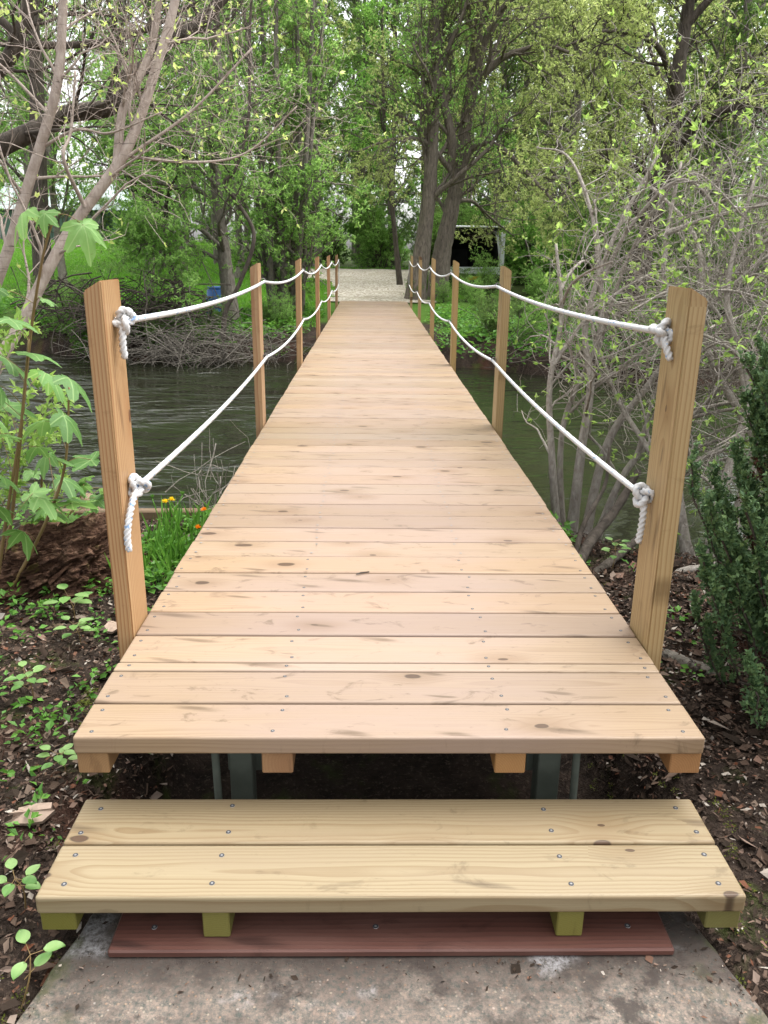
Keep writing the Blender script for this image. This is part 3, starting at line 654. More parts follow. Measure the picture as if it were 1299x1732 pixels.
# undergrowth bushes
def bush_proto(seed, leaf, h, name='bush', dens=1.0):
    g = np.random.default_rng(seed); stems = []
    for k in range(7):
        a = g.uniform(0, 6.28); sp = g.uniform(.2, .75) * h
        stems.append(([(0, 0, -.15), (math.cos(a) * sp * .35, math.sin(a) * sp * .35, h * .4), (math.cos(a) * sp, math.sin(a) * sp, h * g.uniform(.75, 1.05))], .028, .008))
    return plant(name, 'leafy bush under the trees beyond the track', 'bush', stems, B_dark, leaf, seed, 'bushes under the wood', n1=9, l1=h * .42, n2=6, l2=h * .22, n3=4, l3=h * .1, t0=.08, leaves=int(9 * dens), leaf_size=.075, sides=5, wander=.18, up=.1)
BU = [bush_proto(201, L_fresh, 2.6), bush_proto(202, L_deep, 2.2), bush_proto(203, L_vivid, 1.8)]
bs = []
for row, (y0, n, span) in enumerate(((35.2, 13, 15), (37.5, 15, 18), (42, 15, 22), (48, 14, 25))):
    for k in range(n):
        x_ = -span + 2 * span * (k + .5) / n + g.uniform(-.8, .8); y_ = y0 + g.uniform(-.9, .9)
        if -20 < x_ < -6.5 and y_ < 44: continue
        if x_ < -1.0 and y_ < 37: continue
        bs.append((x_, y_, g.uniform(.8, 1.5), 'leafy bush under the trees beyond the track', 'bushes under the wood'))
for x_, y_, s in ((4.9, 21.4, .9), (5.2, 25.5, 1.25), (6.4, 22.5, 1.2), (7.6, 20, 1.1), (4.6, 28, 1.3), (8.8, 25, 1.4), (3.3, 21.9, .34), (2.5, 22.2, .3), (6.1, 18.2, .85), (9.2, 17, 1.1), (11, 19, 1.3), (3.4, 30.5, 1.0), (2.7, 33, 1.1), (7.4, 15.4, .9), (10, 14.4, 1.0), (12.5, 17.5, 1.2)):
    bs.append((x_, y_, s, 'leafy bush in the thicket around the parked van', 'bushes around the van'))
for x_, y_, s in ((2.3, 16.6, .2), (3.1, 15.4, .22), (4.1, 16.5, .3), (2.5, 14.2, .2), (3.4, 13.5, .24), (4.6, 14.6, .5), (5.6, 13.3, .5), (2.15, 13.2, .3), (4.7, 12.6, .4), (1.7, 18.3, .2), (2.3, 18.6, .2), (1.55, 20.9, .25), (.98, 19.3, .2), (6.6, 12.3, .5), (3.0, 17.6, .18), (4.1, 18.6, .3), (3.4, 20.2, .2), (2.6, 12.45, .3), (8, 12, .6)):
    bs.append((x_, y_, s, 'low green bush on the far bank right of the bridge end', 'low bushes on the right far bank'))
for x_, y_, s in ((-4.3, 13.6, .3), (-2.2, 14.5, .2), (-2.9, 13.4, .22), (-5.4, 14.2, .36), (-6.6, 14.9, .36), (-1.75, 14.3, .22), (-8.8, 16, .5), (-3.6, 13.2, .2), (-10.5, 16.8, .6), (-4.6, 12.95, .26), (-3.9, 12.85, .22), (-5.3, 13.3, .3), (-3.1, 12.8, .18), (-5.9, 13.8, .34)):
    bs.append((x_, y_, s, 'low bush at the water edge left of the bridge end', 'low bushes on the left far bank'))
used = [False] * 3
for x_, y_, s, lab, grp in bs:
    k = int(g.integers(0, 3))
    if not used[k]: o = BU[k]; used[k] = True
    else: o = copy_tree(BU[k])
    hue = ('light green', 'dark green', 'vivid green')[k]
    if grp == 'bushes around the van': lab = f'{hue} bush ' + ('low in front of the open van boot' if x_ < 4.2 and y_ < 23 else 'right of the parked van' if y_ < 24 else 'behind the parked van')
    elif grp == 'low bushes on the right far bank': lab = f'low {hue} bush on the far bank ' + ('between the bridge end and the van' if x_ < 3.2 else 'under the dark leaning trunk')
    elif grp == 'bushes under the wood': lab = f'{hue} bush under the wood ' + ('behind the left lawn' if x_ < -4 else 'at the end of the gravel track' if x_ < 2.5 else 'behind the van and thicket')
    else: lab = f'low {hue} bush at the water edge left of the bridge end'
    o['label'] = lab; o['group'] = grp; o.location = (x_, y_, float(ground_z(x_, y_))); o.rotation_euler = (0, 0, g.uniform(0, 6.28)); o.scale = (s * g.uniform(.9, 1.2), s, s * g.uniform(.85, 1.1))

# ------------------------------------------------------------------ trees one can tell apart
plant('oak_tree', 'thick upright brown trunk beside the far right end of the footbridge', 'tree',
      [([(1.0, 19.4, -.1), (1.2, 19.4, 1.4), (1.29, 19.4, 2.13), (1.37, 19.4, 3.22), (1.40, 19.4, 4.53), (1.44, 19.4, 5.8), (1.45, 19.5, 7), (1.5, 19.6, 10), (1.2, 19.8, 13)], .22, .07)], B_oak, L_fresh, 301,
      n1=20, l1=2.6, n2=8, l2=1.1, n3=6, l3=.45, t0=.3, leaves=4, cluster=3, leaf_size=.07, sides=14, wander=.18, rough=.03)
plant('leaning_tree', 'leaning forked dark trunk in front of the parked van', 'tree',
      [([(1.62, 19.9, -.2), (1.76, 19.9, 1.43), (1.92, 19.9, 2.29), (2.1, 19.9, 3.27), (2.27, 19.9, 4.61), (2.38, 19.9, 5.9), (2.51, 19.9, 7.14), (2.7, 20, 9.5), (2.9, 20, 12)], .24, .07)], B_oak, L_olive, 302,
      limbs=[([(1.96, 19.8, 3.3), (1.86, 19.6, 4.2), (1.57, 19.6, 5.2), (1.35, 19.6, 6.3), (1.23, 19.5, 8)], .13, .05), ([(2.2, 19.8, 4.5), (2.4, 19.7, 5.2), (2.85, 19.6, 5.75), (3.3, 19.5, 5.97), (4.0, 19.4, 6.1), (5.0, 19.3, 5.8)], .11, .03),
             ([(2.05, 19.8, 3.0), (2.4, 19.5, 3.9), (3.0, 19.2, 3.9), (3.9, 19, 3.1), (4.6, 18.8, 2.4)], .09, .025), ([(2.3, 19.9, 5.0), (2.7, 19.6, 6.5), (3.4, 19.3, 7.3), (4.4, 19, 8.2)], .1, .03), ([(2.0, 19.8, 2.7), (2.6, 20.8, 2.75), (3.2, 21.3, 2.35), (3.9, 21.6, 1.9)], .06, .015), ([(1.9, 19.7, 3.4), (1.2, 19.3, 4.0), (.4, 19, 4.0), (-.4, 18.8, 3.7)], .07, .02)],
      n1=11, l1=1.9, n2=8, l2=.9, n3=6, l3=.4, t0=.25, leaves=3, cluster=3, leaf_size=.066, sides=14, wander=.2, rough=.035)
plant('dark_tree', 'nearly black leaning trunk rising out of the right bank thicket', 'tree',
      [([(4.5, 13, -.2), (4.64, 13, .99), (4.79, 13, 1.98), (4.91, 13, 2.75), (5.0, 13, 3.66), (4.99, 13, 4.54), (5.02, 13, 5.39), (5.0, 13, 6.6), (5.1, 13, 9)], .20, .06)], B_dark, L_olive, 303,
      limbs=[([(4.95, 12.9, 3.0), (5.2, 12.4, 3.5), (5.6, 12, 3.7), (6.1, 12, 3.8), (7.2, 12, 4.0)], .08, .025), ([(5.0, 13, 4.0), (4.4, 12.4, 4.6), (3.6, 12, 4.7), (2.8, 11.6, 4.4)], .06, .02), ([(5, 13, 5), (5.7, 12.6, 5.8), (6.8, 12.2, 6.6)], .07, .02), ([(4.9, 13, 2.6), (4.2, 12.6, 2.9), (3.4, 12.3, 2.7), (2.9, 12, 2.3)], .05, .015)],
      n1=12, l1=1.6, n2=8, l2=.7, n3=6, l3=.3, t0=.2, leaves=4, cluster=3, leaf_size=.055, sides=12, wander=.2, rough=.05)
# clump of grey stems on the left far bank
gc = np.random.default_rng(9); cl = []
for bx, by, tx, tz, r_ in ((-2.05, 15.6, -2.75, 9, .085), (-1.98, 15.75, -2.3, 9.5, .09), (-1.86, 15.6, -1.85, 10, .10), (-1.72, 15.75, -1.55, 9, .075), (-1.6, 15.6, -1.05, 9, .085), (-1.55, 15.85, -.75, 8, .06), (-2.15, 15.85, -3.3, 8, .06)):
    cl.append(([(bx, by, -.15), (bx + (tx - bx) * .12 + gc.normal(0, .03), by, 1.3), (bx + (tx - bx) * .4 + gc.normal(0, .05), by + gc.normal(0, .1), 4), (tx, by + gc.normal(0, .4), tz)], r_, .03))
plant('stem_clump_tree', 'clump of grey upright stems on the left bank near the bridge end', 'tree', cl, B_grey, L_fresh, 304, n1=12, l1=1.35, n2=7, l2=.65, n3=5, l3=.3, t0=.22, leaves=4, cluster=3, leaf_size=.07, sides=8, wander=.2)
plant('bank_tree', 'crooked grey trunk above the blue barrel on the left bank', 'tree',
      [([(-2.75, 14.2, -.2), (-2.8, 14.2, .86), (-2.87, 14.2, 1.72), (-2.93, 14.2, 2.74), (-2.8, 14.2, 3.73), (-2.79, 14.2, 4.67), (-2.8, 14.2, 6), (-3, 14.2, 8)], .15, .04)], B_grey, L_fresh, 305,
      limbs=[([(-2.85, 14.1, 1.5), (-3.3, 13.8, 1.9), (-3.5, 13.6, 1.6), (-3.9, 13.4, 1.2)], .05, .015), ([(-2.9, 14.1, 2.6), (-3.5, 13.8, 3.2), (-4.4, 13.5, 3.5)], .05, .015)],
      n1=18, l1=1.6, n2=8, l2=.7, n3=6, l3=.32, t0=.2, leaves=4, cluster=3, leaf_size=.066, sides=10, wander=.2, rough=.05)
plant('snaking_sapling', 'thin black snaking sapling in front of the crooked bank tree', 'tree',
      [([(-2.72, 12.95, -.15), (-2.65, 13, .45), (-2.39, 13, .91), (-2.1, 13, 1.71), (-2.38, 13, 2.28), (-2.58, 13, 2.56), (-2.36, 13, 2.8), (-2.12, 13, 3.57), (-2.06, 13, 4.61), (-2.0, 13, 5.3), (-1.9, 13, 6.3)], .042, .02)], B_dark, L_fresh, 306,
      n1=14, l1=1.1, n2=6, l2=.5, n3=5, l3=.25, t0=.35, leaves=2, cluster=3, leaf_size=.06, sides=7, wander=.2)
plant('leaning_bank_tree', 'dark leaning trunk over the brushwood on the left bank', 'tree',
      [([(-3.7, 15, -.1), (-3.95, 15, .82), (-4.12, 15, 1.61), (-4.23, 15, 2.47), (-4.43, 15, 3.0), (-4.5, 15, 4), (-4.9, 15, 6)], .12, .035)], B_dark, L_fresh, 307,
      n1=18, l1=1.5, n2=8, l2=.65, n3=6, l3=.3, t0=.3, leaves=4, cluster=3, leaf_size=.066, sides=9, wander=.2, rough=.05)
plant('ivy_tree', 'tall dark trunk at the far left behind the pale saplings', 'tree',
      [([(-7.0, 16, -.1), (-6.96, 16, 1.46), (-6.8, 16, 3.4), (-6.66, 16, 4.8), (-6.6, 16, 6), (-6.5, 16, 9)], .22, .07)], B_dark, L_deep, 308,
      n1=12, l1=1.2, n2=6, l2=.6, n3=4, l3=.3, t0=.15, leaves=2, cluster=2, leaf_size=.065, sides=10, wander=.2)
for k, (x_, y_, s_, sd_) in enumerate(((-5.2, 17.2, .95, 1), (-12.5, 18.5, 1.0, 2))):
    plant('lawn_tree', ('thin leafy tree between the lawn and the leaning trunk', 'leafy tree farthest left beyond the stream')[k], 'tree',
          [([(x_, y_, -.1), (x_ + .2, y_, 2), (x_ - .1, y_, 5), (x_ + .3, y_, 9)], .12, .03)], B_grey, L_fresh, 320 + sd_, n1=20, l1=1.8, n2=8, l2=.8, n3=5, l3=.35, t0=.25, leaves=5, cluster=3, leaf_size=.075, sides=8, wander=.2)
# vivid maple spray hanging over the path
plant('maple_tree', 'vivid green young maple overhanging the gravel track', 'tree',
      [([(.9, 24.5, 0), (.6, 24.4, 2.5), (.3, 24.2, 5), (.2, 24, 8)], .09, .03)], B_dark, L_vivid, 330, n1=16, l1=1.7, n2=7, l2=.8, n3=5, l3=.35, t0=.42, leaves=4, cluster=3, leaf_size=.095, sides=8, wander=.16, up=.02)
# ------------------------------------------------------------------ near left: pale saplings
L_bud = L_lime
plant('pale_sapling', 'pale smooth-barked sapling leaning right across the upper left', 'tree',
      [([(-2.75, 2.75, -.2), (-2.55, 2.85, .25), (-2.2, 2.98, .87), (-2.08, 3.06, 1.08), (-1.91, 3.13, 1.39), (-1.76, 3.21, 1.64), (-1.51, 3.29, 1.96), (-1.4, 3.37, 2.19), (-1.29, 3.44, 2.49), (-1.18, 3.52, 2.84), (-1.1, 3.6, 3.3)], .038, .024)], B_pale, L_bud, 401,
      limbs=[([(-1.52, 3.29, 1.95), (-1.49, 3.38, 2.24), (-1.41, 3.5, 2.44), (-1.33, 3.6, 2.68), (-1.27, 3.7, 3.1)], .028, .016), ([(-1.6, 3.25, 1.87), (-1.45, 3.3, 2.0), (-1.1, 3.4, 2.25), (-.75, 3.5, 2.6)], .012, .005),
             ([(-1.5, 3.3, 2.0), (-1.1, 3.4, 1.98), (-.8, 3.5, 2.05), (-.5, 3.5, 2.3)], .009, .004), ([(-1.7, 3.2, 1.72), (-1.72, 3.0, 1.95), (-1.7, 3.1, 2.1), (-1.66, 3.15, 2.4)], .012, .005)],
      n1=9, l1=.75, n2=5, l2=.42, n3=3, l3=.2, t0=.3, leaves=1, cluster=3, leaf_frac=.22, leaf_size=.03, sides=12, wander=.2, twig_r=.0014, r1=.35, leaf_kw=dict(t0=.9, t1=1.0, out=.45))
plant('upright_sapling', 'upright pale sapling with dark buds at the left frame edge', 'tree',
      [([(-2.85, 2.95, -.2), (-2.5, 3.05, .6), (-2.28, 3.1, 1.16), (-2.13, 3.13, 1.49), (-2.02, 3.17, 1.77), (-1.9, 3.2, 2.06), (-1.8, 3.23, 2.33), (-1.76, 3.27, 2.57), (-1.72, 3.3, 2.94), (-1.7, 3.3, 3.4)], .035, .022)], B_pale, L_bud, 402,
      limbs=[([(-1.92, 3.2, 2.02), (-1.7, 3.2, 2.12), (-1.5, 3.15, 2.1), (-1.2, 3.1, 2.2)], .010, .004), ([(-1.85, 3.2, 2.2), (-2.1, 3.2, 2.45), (-2.4, 3.2, 2.6)], .010, .004)],
      n1=9, l1=.7, n2=5, l2=.4, n3=3, l3=.2, t0=.35, leaves=1, cluster=3, leaf_frac=.25, leaf_size=.03, sides=12, wander=.2, twig_r=.0014, r1=.35, leaf_kw=dict(t0=.9, t1=1.0, out=.45))
plant('dark_limbed_tree', 'dark crooked limb crossing behind the pale saplings', 'tree',
      [([(-4.2, 3.6, -.2), (-3.6, 3.9, 1.2), (-2.95, 4.15, 1.92), (-2.6, 4.28, 2.14), (-2.37, 4.36, 2.26), (-2.19, 4.44, 2.37), (-1.88, 4.52, 2.44), (-1.78, 4.6, 2.64), (-1.65, 4.68, 2.73), (-1.49, 4.76, 2.92), (-1.33, 4.84, 3.01), (-1.15, 4.92, 3.2), (-.9, 5.0, 3.5)], .075, .035)], B_dark, L_bud, 403,
      limbs=[([(-3.2, 4.05, 1.7), (-2.9, 4.0, 2.2), (-2.41, 4.0, 2.57), (-2.28, 4.0, 2.74), (-2.18, 4.0, 2.95), (-2.1, 4.0, 3.3)], .05, .04), ([(-2.28, 4.0, 2.74), (-2.45, 4.0, 2.95), (-2.5, 4.0, 3.3)], .03, .02), ([(-2.3, 4.0, 2.7), (-1.9, 4.05, 2.72), (-1.55, 4.1, 2.8), (-1.2, 4.2, 3.0)], .025, .012)],
      n1=12, l1=.9, n2=6, l2=.5, n3=4, l3=.25, t0=.3, leaves=1, cluster=3, leaf_frac=.35, leaf_size=.04, sides=12, wander=.22, twig_r=.0017, r1=.3)

# ------------------------------------------------------------------ near right: tangled grey shrubs
L_spring = mat_leaf('leaf_spring', [(.17, .29, .06), (.23, .37, .08), (.29, .42, .12)], .5)
shr = [
 ('grey twiggy shrub with pale stems just behind the near right post', [
   ([(1.10, 2.86, -.25), (1.03, 2.9, .3), (.99, 2.95, .75), (1.05, 3.05, 1.15), (1.02, 3.2, 1.55)], .026, .008), ([(1.17, 2.86, -.25), (1.19, 2.88, .35), (1.23, 2.95, .78), (1.21, 3.1, 1.1), (1.36, 3.2, 1.6), (1.6, 3.3, 2.05)], .032, .008),
   ([(1.24, 2.84, -.25), (1.36, 2.95, .4), (1.58, 3, .75), (1.85, 3.1, 1.1), (2.25, 3.3, 1.45)], .03, .007), ([(1.14, 2.92, -.25), (1.1, 3.0, .5), (1.3, 3.1, 1.1), (1.25, 3.3, 1.8)], .022, .006), ([(1.3, 2.86, -.25), (1.5, 2.9, .3), (1.9, 3.0, .6), (2.4, 3.1, .7)], .026, .007)]),
 ('tangled grey shrub on the bank right of the near right post', [
   ([(1.75, 2.25, -.2), (1.8, 2.3, .3), (1.95, 2.5, .8), (1.85, 2.7, 1.3), (2.0, 2.9, 1.9)], .035, .008), ([(1.82, 2.25, -.2), (2.0, 2.4, .5), (2.25, 2.6, 1.0), (2.6, 2.8, 1.5), (2.9, 3, 2.1)], .032, .008),
   ([(1.7, 2.3, -.2), (1.62, 2.5, .4), (1.75, 2.8, .9), (1.6, 3.0, 1.4), (1.7, 3.2, 2.0)], .03, .007), ([(1.8, 2.2, -.2), (2.2, 2.4, .3), (2.7, 2.7, .6), (3.2, 3.0, .8)], .03, .007), ([(1.74, 2.3, -.2), (1.6, 2.6, .3), (1.4, 3.0, .7), (1.3, 3.5, 1.2)], .024, .006)]),
 ('wide grey twiggy shrub at the right frame edge above the dark conifer', [
   ([(2.5, 2.2, -.2), (2.4, 2.5, .6), (2.5, 2.8, 1.2), (2.3, 3.1, 1.8), (2.4, 3.4, 2.4)], .034, .008), ([(2.6, 2.2, -.2), (2.8, 2.6, .7), (2.7, 3, 1.4), (3.0, 3.3, 2.1)], .034, .008), ([(2.45, 2.25, -.2), (2.1, 2.6, .5), (1.9, 3.0, 1.0), (1.95, 3.5, 1.6), (1.7, 4.0, 2.0)], .03, .007), ([(2.55, 2.3, -.2), (2.5, 2.9, .5), (2.2, 3.5, .9), (2.0, 4.0, 1.0)], .03, .007)]),
]
gz = np.random.default_rng(47)
def cane(bx, by, bz):
    a = gz.uniform(0, 6.28); d = np.array([math.cos(a), math.sin(a) * .7]); L = gz.uniform(.8, 1.7); hh = bz + gz.uniform(.1, 1.0)
    return ([(bx, by, bz), (bx + d[0] * L * .2, by + d[1] * L * .2, bz + (hh - bz) * .6), (bx + d[0] * L * .55, by + d[1] * L * .55, hh), (bx + d[0] * L, by + d[1] * L, hh * gz.uniform(.75, 1.05))], gz.uniform(.009, .015), .004)
for k, (lab, st) in enumerate(shr):
    base = list(st); need = 11
    while need:
        sp0 = spline(base[int(gz.integers(0, len(base)))][0], 20)[int(gz.integers(7, 18))]; cn = cane(*sp0)
        if min(q[0] for q in cn[0]) > 1.0 and min(q[1] for q in cn[0]) > 1.9: st.append(cn); need -= 1
    plant('twiggy_shrub', lab, 'shrub', st, B_twig, L_spring, 410 + k, 'grey twiggy shrubs on the right bank', n1=8, l1=.95, a1=.95, n2=4, l2=.55, n3=2, l3=.25, t0=.3, up=.05, wander=.26, leaves=1, cluster=4, leaf_frac=.55, leaf_size=.036, sides=9, twig_r=.002, r1=.42, xmin=.86, leaf_kw=dict(t0=.9, t1=1.0, out=.45))

# ------------------------------------------------------------------ dark conifer on the right
L_con = mat_leaf('conifer_scales', [(.05, .10, .045), (.09, .17, .07), (.16, .26, .10), (.075, .14, .065), (.20, .30, .11)], .15, .6)
L_conb = mat_leaf('conifer_brown', [(.05, .02, .012), (.09, .04, .02), (.06, .03, .02)], .1, .8)
def conifer(name, label, loc, h, rad, n, seed):
    g = np.random.default_rng(seed); root = tag(empty(name, loc), label, 'conifer')
    tb = Tubes(); AX = []
    for k in range(7):
        a = g.uniform(0, 6.28); rr_ = rad * g.uniform(.1, .5)
        tb.add(spline([(math.cos(a) * .04, math.sin(a) * .04, -.15), (math.cos(a) * rr_ * .6, math.sin(a) * rr_ * .6, h * .35), (math.cos(a) * rr_, math.sin(a) * rr_, h * g.uniform(.65, .85))], 12), np.linspace(.02, .006, 12), 6)
    for k in range(n):
        z = h * g.uniform(.0, .9) ** .9; a = g.uniform(0, 6.28); R_ = rad * (1.02 - .75 * (z / h) ** 2) * g.uniform(.55, .95)
        d = np.array([math.cos(a) * .42, math.sin(a) * .42, 1.0]); L = g.uniform(.2, .36)
        s0 = np.array([math.cos(a) * R_, math.sin(a) * R_, z]); AX.append(np.stack([s0 + d * L * q + g.normal(0, .008, 3) for q in (0, .33, .66, 1)]))
        tb.add(spline([(s0[0] * .25, s0[1] * .25, max(0, z - .2)), s0 * np.array([.7, .7, 1]) - [0, 0, .05], s0], 5), np.linspace(.008, .004, 5), 4)
    AX = np.array(AX); AR = np.full(AX.shape[:2], .004)
    P2, R2 = sprout(g, AX, AR, 22, .0, 1.0, .62, .10, .5, .1, 4, .6, .5, .35, .6); tw = Tubes(); tubes_batch(tw, AX, AR, 4)
    P3, R3 = sprout(g, P2, R2, 5, .15, 1.0, .5, .045, .6, .08, 3, .6, .5, .3, .3)
    PA = np.concatenate([P3]); V, F = scatter_leaves(g, PA, 7, .0, 1.0, .017, .5, width=.6)
    new_obj('trunk', tb.mesh('trunk'), B_dark, root); new_obj('twigs', tw.mesh('twigs'), B_dark, root)
    new_obj('crown', mesh_np('crown', V, F, False), L_con, root)
    AB = []
    for k in range(n // 2):
        z = h * g.uniform(.02, .8); a = g.uniform(0, 6.28); R_ = rad * (1.0 - .75 * (z / h) ** 2) * g.uniform(.3, .72); s0 = np.array([math.cos(a) * R_, math.sin(a) * R_, z])
        AB.append(np.stack([s0 + np.array([math.cos(a) * .5, math.sin(a) * .5, .5]) * .2 * q for q in (0, .33, .66, 1)]))
    AB = np.array(AB); P2, R2 = sprout(g, AB, np.full(AB.shape[:2], .003), 12, 0, 1, .8, .08, .1, .15, 4)
    V, F = scatter_leaves(g, P2, 14, 0, 1, .013, .7, width=.6)
    new_obj('dead_fronds', mesh_np('dead_fronds', V, F, False), L_conb, root)
    return root
conifer('conifer_shrub', 'dark green conifer shrub on the right beside the bark litter', (1.68, .82, -.05), 1.5, .56, 300, 501)

# ------------------------------------------------------------------ near left: maple seedlings with big leaves
t = NT('maple_leaf'); r_ = t.rnd(); o_ = t.obj(); vein = t.noise(t.scale(o_, (30, 6, 1)), 3.0, 2, .5)
c = t.ramp(r_, [(0, (.08, .19, .045)), (.5, (.13, .28, .07)), (1, (.21, .39, .11))]); c = t.mix(t.mapr(vein, .35, .7, 0, .3), c, (.20, .38, .09))
sx_ = t.n('SeparateXYZ'); t.l(o_, sx_.inputs[0]); vm_ = 9.0
for a_ in (0, .9, -.9, 1.85, -1.85):
    al = t.math('ADD', t.math('MULTIPLY', sx_.outputs[0], math.sin(a_)), t.math('MULTIPLY', sx_.outputs[1], math.cos(a_))); pe = t.math('ABSOLUTE', t.math('SUBTRACT', t.math('MULTIPLY', sx_.outputs[0], math.cos(a_)), t.math('MULTIPLY', sx_.outputs[1], math.sin(a_))))
    pe = t.math('ADD', pe, t.math('MULTIPLY', t.math('LESS_THAN', al, 0.0), 9.0)); side_ = t.math('ADD', t.math('ABSOLUTE', t.math('SUBTRACT', t.math('FRACT', t.math('MULTIPLY', t.math('SUBTRACT', al, pe), 6.0)), .5)), .0)
    vm_ = t.math('MINIMUM', vm_, pe)
c = t.mix(t.mapr(vm_, .008, .028, .75, 0), c, (.30, .46, .17)); c = t.mix(t.mapr(t.noise(o_, 6.0, 4, .7), .62, .7, 0, .5), c, (.16, .17, .05))
pb = t.n('BsdfPrincipled'); t.l(c, pb.inputs['Base Color']); pb.inputs['Roughness'].default_value = .45; t.l(t.bump(vein, .35, .01), pb.inputs['Normal'])
tr = t.n('BsdfTranslucent'); hs = t.n('HueSaturation'); hs.inputs['Value'].default_value = 1.5; hs.inputs['Hue'].default_value = .485; t.l(c, hs.inputs['Color']); t.l(hs.outputs[0], tr.inputs[0])
mx = t.n('MixShader'); mx.inputs[0].default_value = .4; t.l(pb.outputs[0], mx.inputs[1]); t.l(tr.outputs[0], mx.inputs[2]); t.l(mx.outputs[0], t.out.inputs[0]); M_maple = t.m
M_petiole = mat_plain('petiole', (.18, .12, .05), .6, .3)
def maple_leaf_mesh(seed, droop):
    g = np.random.default_rng(seed); n = 72; th = np.linspace(-math.pi, math.pi, n, endpoint=False)
    r = np.full(n, .30)
    for a, am, w in ((0, .74, .42), (.9, .62, .40), (-.9, .6, .40), (1.85, .38, .42), (-1.85, .40, .42)):
        dd = np.abs((th - a + math.pi) % (2 * math.pi) - math.pi); r = np.maximum(r, .20 + am * np.maximum(0, 1 - (dd / (w * 2.1))) ** 1.05 + .12 * np.exp(-(dd / .5) ** 2))
    r *= 1 + .05 * np.sin(th * 19) + .03 * np.sin(th * 37); r[np.abs(th) > 2.75] *= .62
    V = [(0, 0, 0)]; rings = (.3, .62, 1.0)
    for q in rings:
        x = np.sin(th) * r * q; y = np.cos(th) * r * q
        lob = np.cos(th * 5 / 1.08 ) ; z = -droop * (x * x * 1.1 + np.maximum(y, 0) ** 2 * .9) - .05 * lob * q * r + .03 * g.normal() * q
        V += list(zip(x, y, z))
    F = []
    for j in range(n): F.append((0, 1 + j, 1 + (j + 1) % n, 1 + (j + 1) % n))
    V = np.array(V); tri = [(0, 1 + j, 1 + (j + 1) % n) for j in range(n)]
    for k in range(2):
        b0 = 1 + k * n; b1 = b0 + n
        for j in range(n):
            j2 = (j + 1) % n; tri += [(b0 + j, b1 + j, b1 + j2), (b0 + j, b1 + j2, b0 + j2)]
    me = mesh_np('leaf', V, np.array(tri)); me.materials.append(M_maple); return me
MLM = [maple_leaf_mesh(1, .25), maple_leaf_mesh(2, .5), maple_leaf_mesh(3, .8), maple_leaf_mesh(4, .1)]
def maple_seedling(label, stems, leaves, seed):
    g = np.random.default_rng(seed); b = stems[0][0]; root = tag(empty('maple_seedling', b), label, 'seedling', 'maple seedlings on the left bank'); b = np.array(b)
    pts = []; 
    for st in stems:
        tb = Tubes(); q = spline(st, 24); tb.add(q - b, np.linspace(.009, .004, 24), 7); new_obj('stem', tb.mesh('stem'), M_petiole, root); pts.append(q)
    pts = np.concatenate(pts)
    for (x, y, z, s, az, tilt, var) in leaves:
        p = np.array((x, y, z)); i = np.argmin(np.linalg.norm((pts - p - [0, 0, -.05]) * [1, 1, .7], axis=1))
        lf = new_obj('leaf', MLM[var], None, root, p - b, (tilt, 0, az)); lf.rotation_mode = 'XYZ'; lf.scale = (s, s, s)
        lf.rotation_euler = (Matrix.Rotation(az, 3, 'Z') @ Matrix.Rotation(tilt, 3, 'X') @ Matrix.Rotation(g.normal(0, .25), 3, 'Y')).to_euler()
        tb = Tubes(); m_ = (p + pts[i]) / 2 + [0, 0, .015]; tb.add(spline([pts[i], m_, p], 8) - b, .0016, 4); new_obj('petiole', tb.mesh('petiole'), M_petiole, root)
gm = np.random.default_rng(77)
lv = [(-1.40, 1.62, 1.63, .125, 2.0, -.55, 2), (-1.17, 1.58, 1.58, .115, -2.3, -.95, 2), (-1.30, 1.55, 1.62, .075, 2.9, -.9, 1)]
maple_seedling('tall maple shoot with two drooping young leaves at the left edge', [[(-1.78, 1.75, -.05), (-1.62, 1.7, .5), (-1.47, 1.66, 1.1), (-1.35, 1.6, 1.45), (-1.28, 1.6, 1.62)]], lv + [(-1.52, 1.55, 1.34, .08, 2.2, -.5, 1), (-1.37, 1.62, 1.30, .06, -1, -.3, 0)], 1)
lv = []
for (x, y, z) in ((-1.41, 1.5, 1.18), (-1.33, 1.58, 1.10), (-1.25, 1.62, .99), (-1.46, 1.52, .98), (-1.37, 1.55, .84), (-1.27, 1.6, .83), (-1.5, 1.5, .80), (-1.42, 1.5, .70), (-1.30, 1.55, .66), (-1.22, 1.66, .62), (-1.52, 1.48, .60), (-1.40, 1.52, .50), (-1.30, 1.6, .48), (-1.55, 1.5, .45), (-1.46, 1.56, .38), (-1.58, 1.6, 1.15), (-1.58, 1.55, .95), (-1.6, 1.5, .7), (-1.62, 1.6, 1.3), (-1.5, 1.7, 1.05), (-1.55, 1.7, .85), (-1.45, 1.75, .95), (-1.4, 1.8, .75), (-1.62, 1.75, .55), (-1.5, 1.8, .62), (-1.42, 1.85, .5), (-1.58, 1.85, .4), (-1.48, 1.9, .33), (-1.38, 1.9, .38), (-1.7, 1.7, 1.0), (-1.7, 1.8, .8)):
    lv.append((x - .05 + gm.normal(0, .02), y + gm.normal(0, .05), z + gm.normal(0, .02), gm.uniform(.085, .15), gm.uniform(-2.2, -.2) if gm.random() < .7 else gm.uniform(0, 6), gm.uniform(-.8, -.1), int(gm.integers(0, 4))))
maple_seedling('maple seedling full of large leaves in front of the water at left', [[(-1.75, 1.6, -.05), (-1.62, 1.58, .4), (-1.5, 1.56, .8), (-1.42, 1.55, 1.15)], [(-1.72, 1.6, -.05), (-1.5, 1.6, .3), (-1.36, 1.6, .6), (-1.3, 1.6, .95)]], lv, 2)
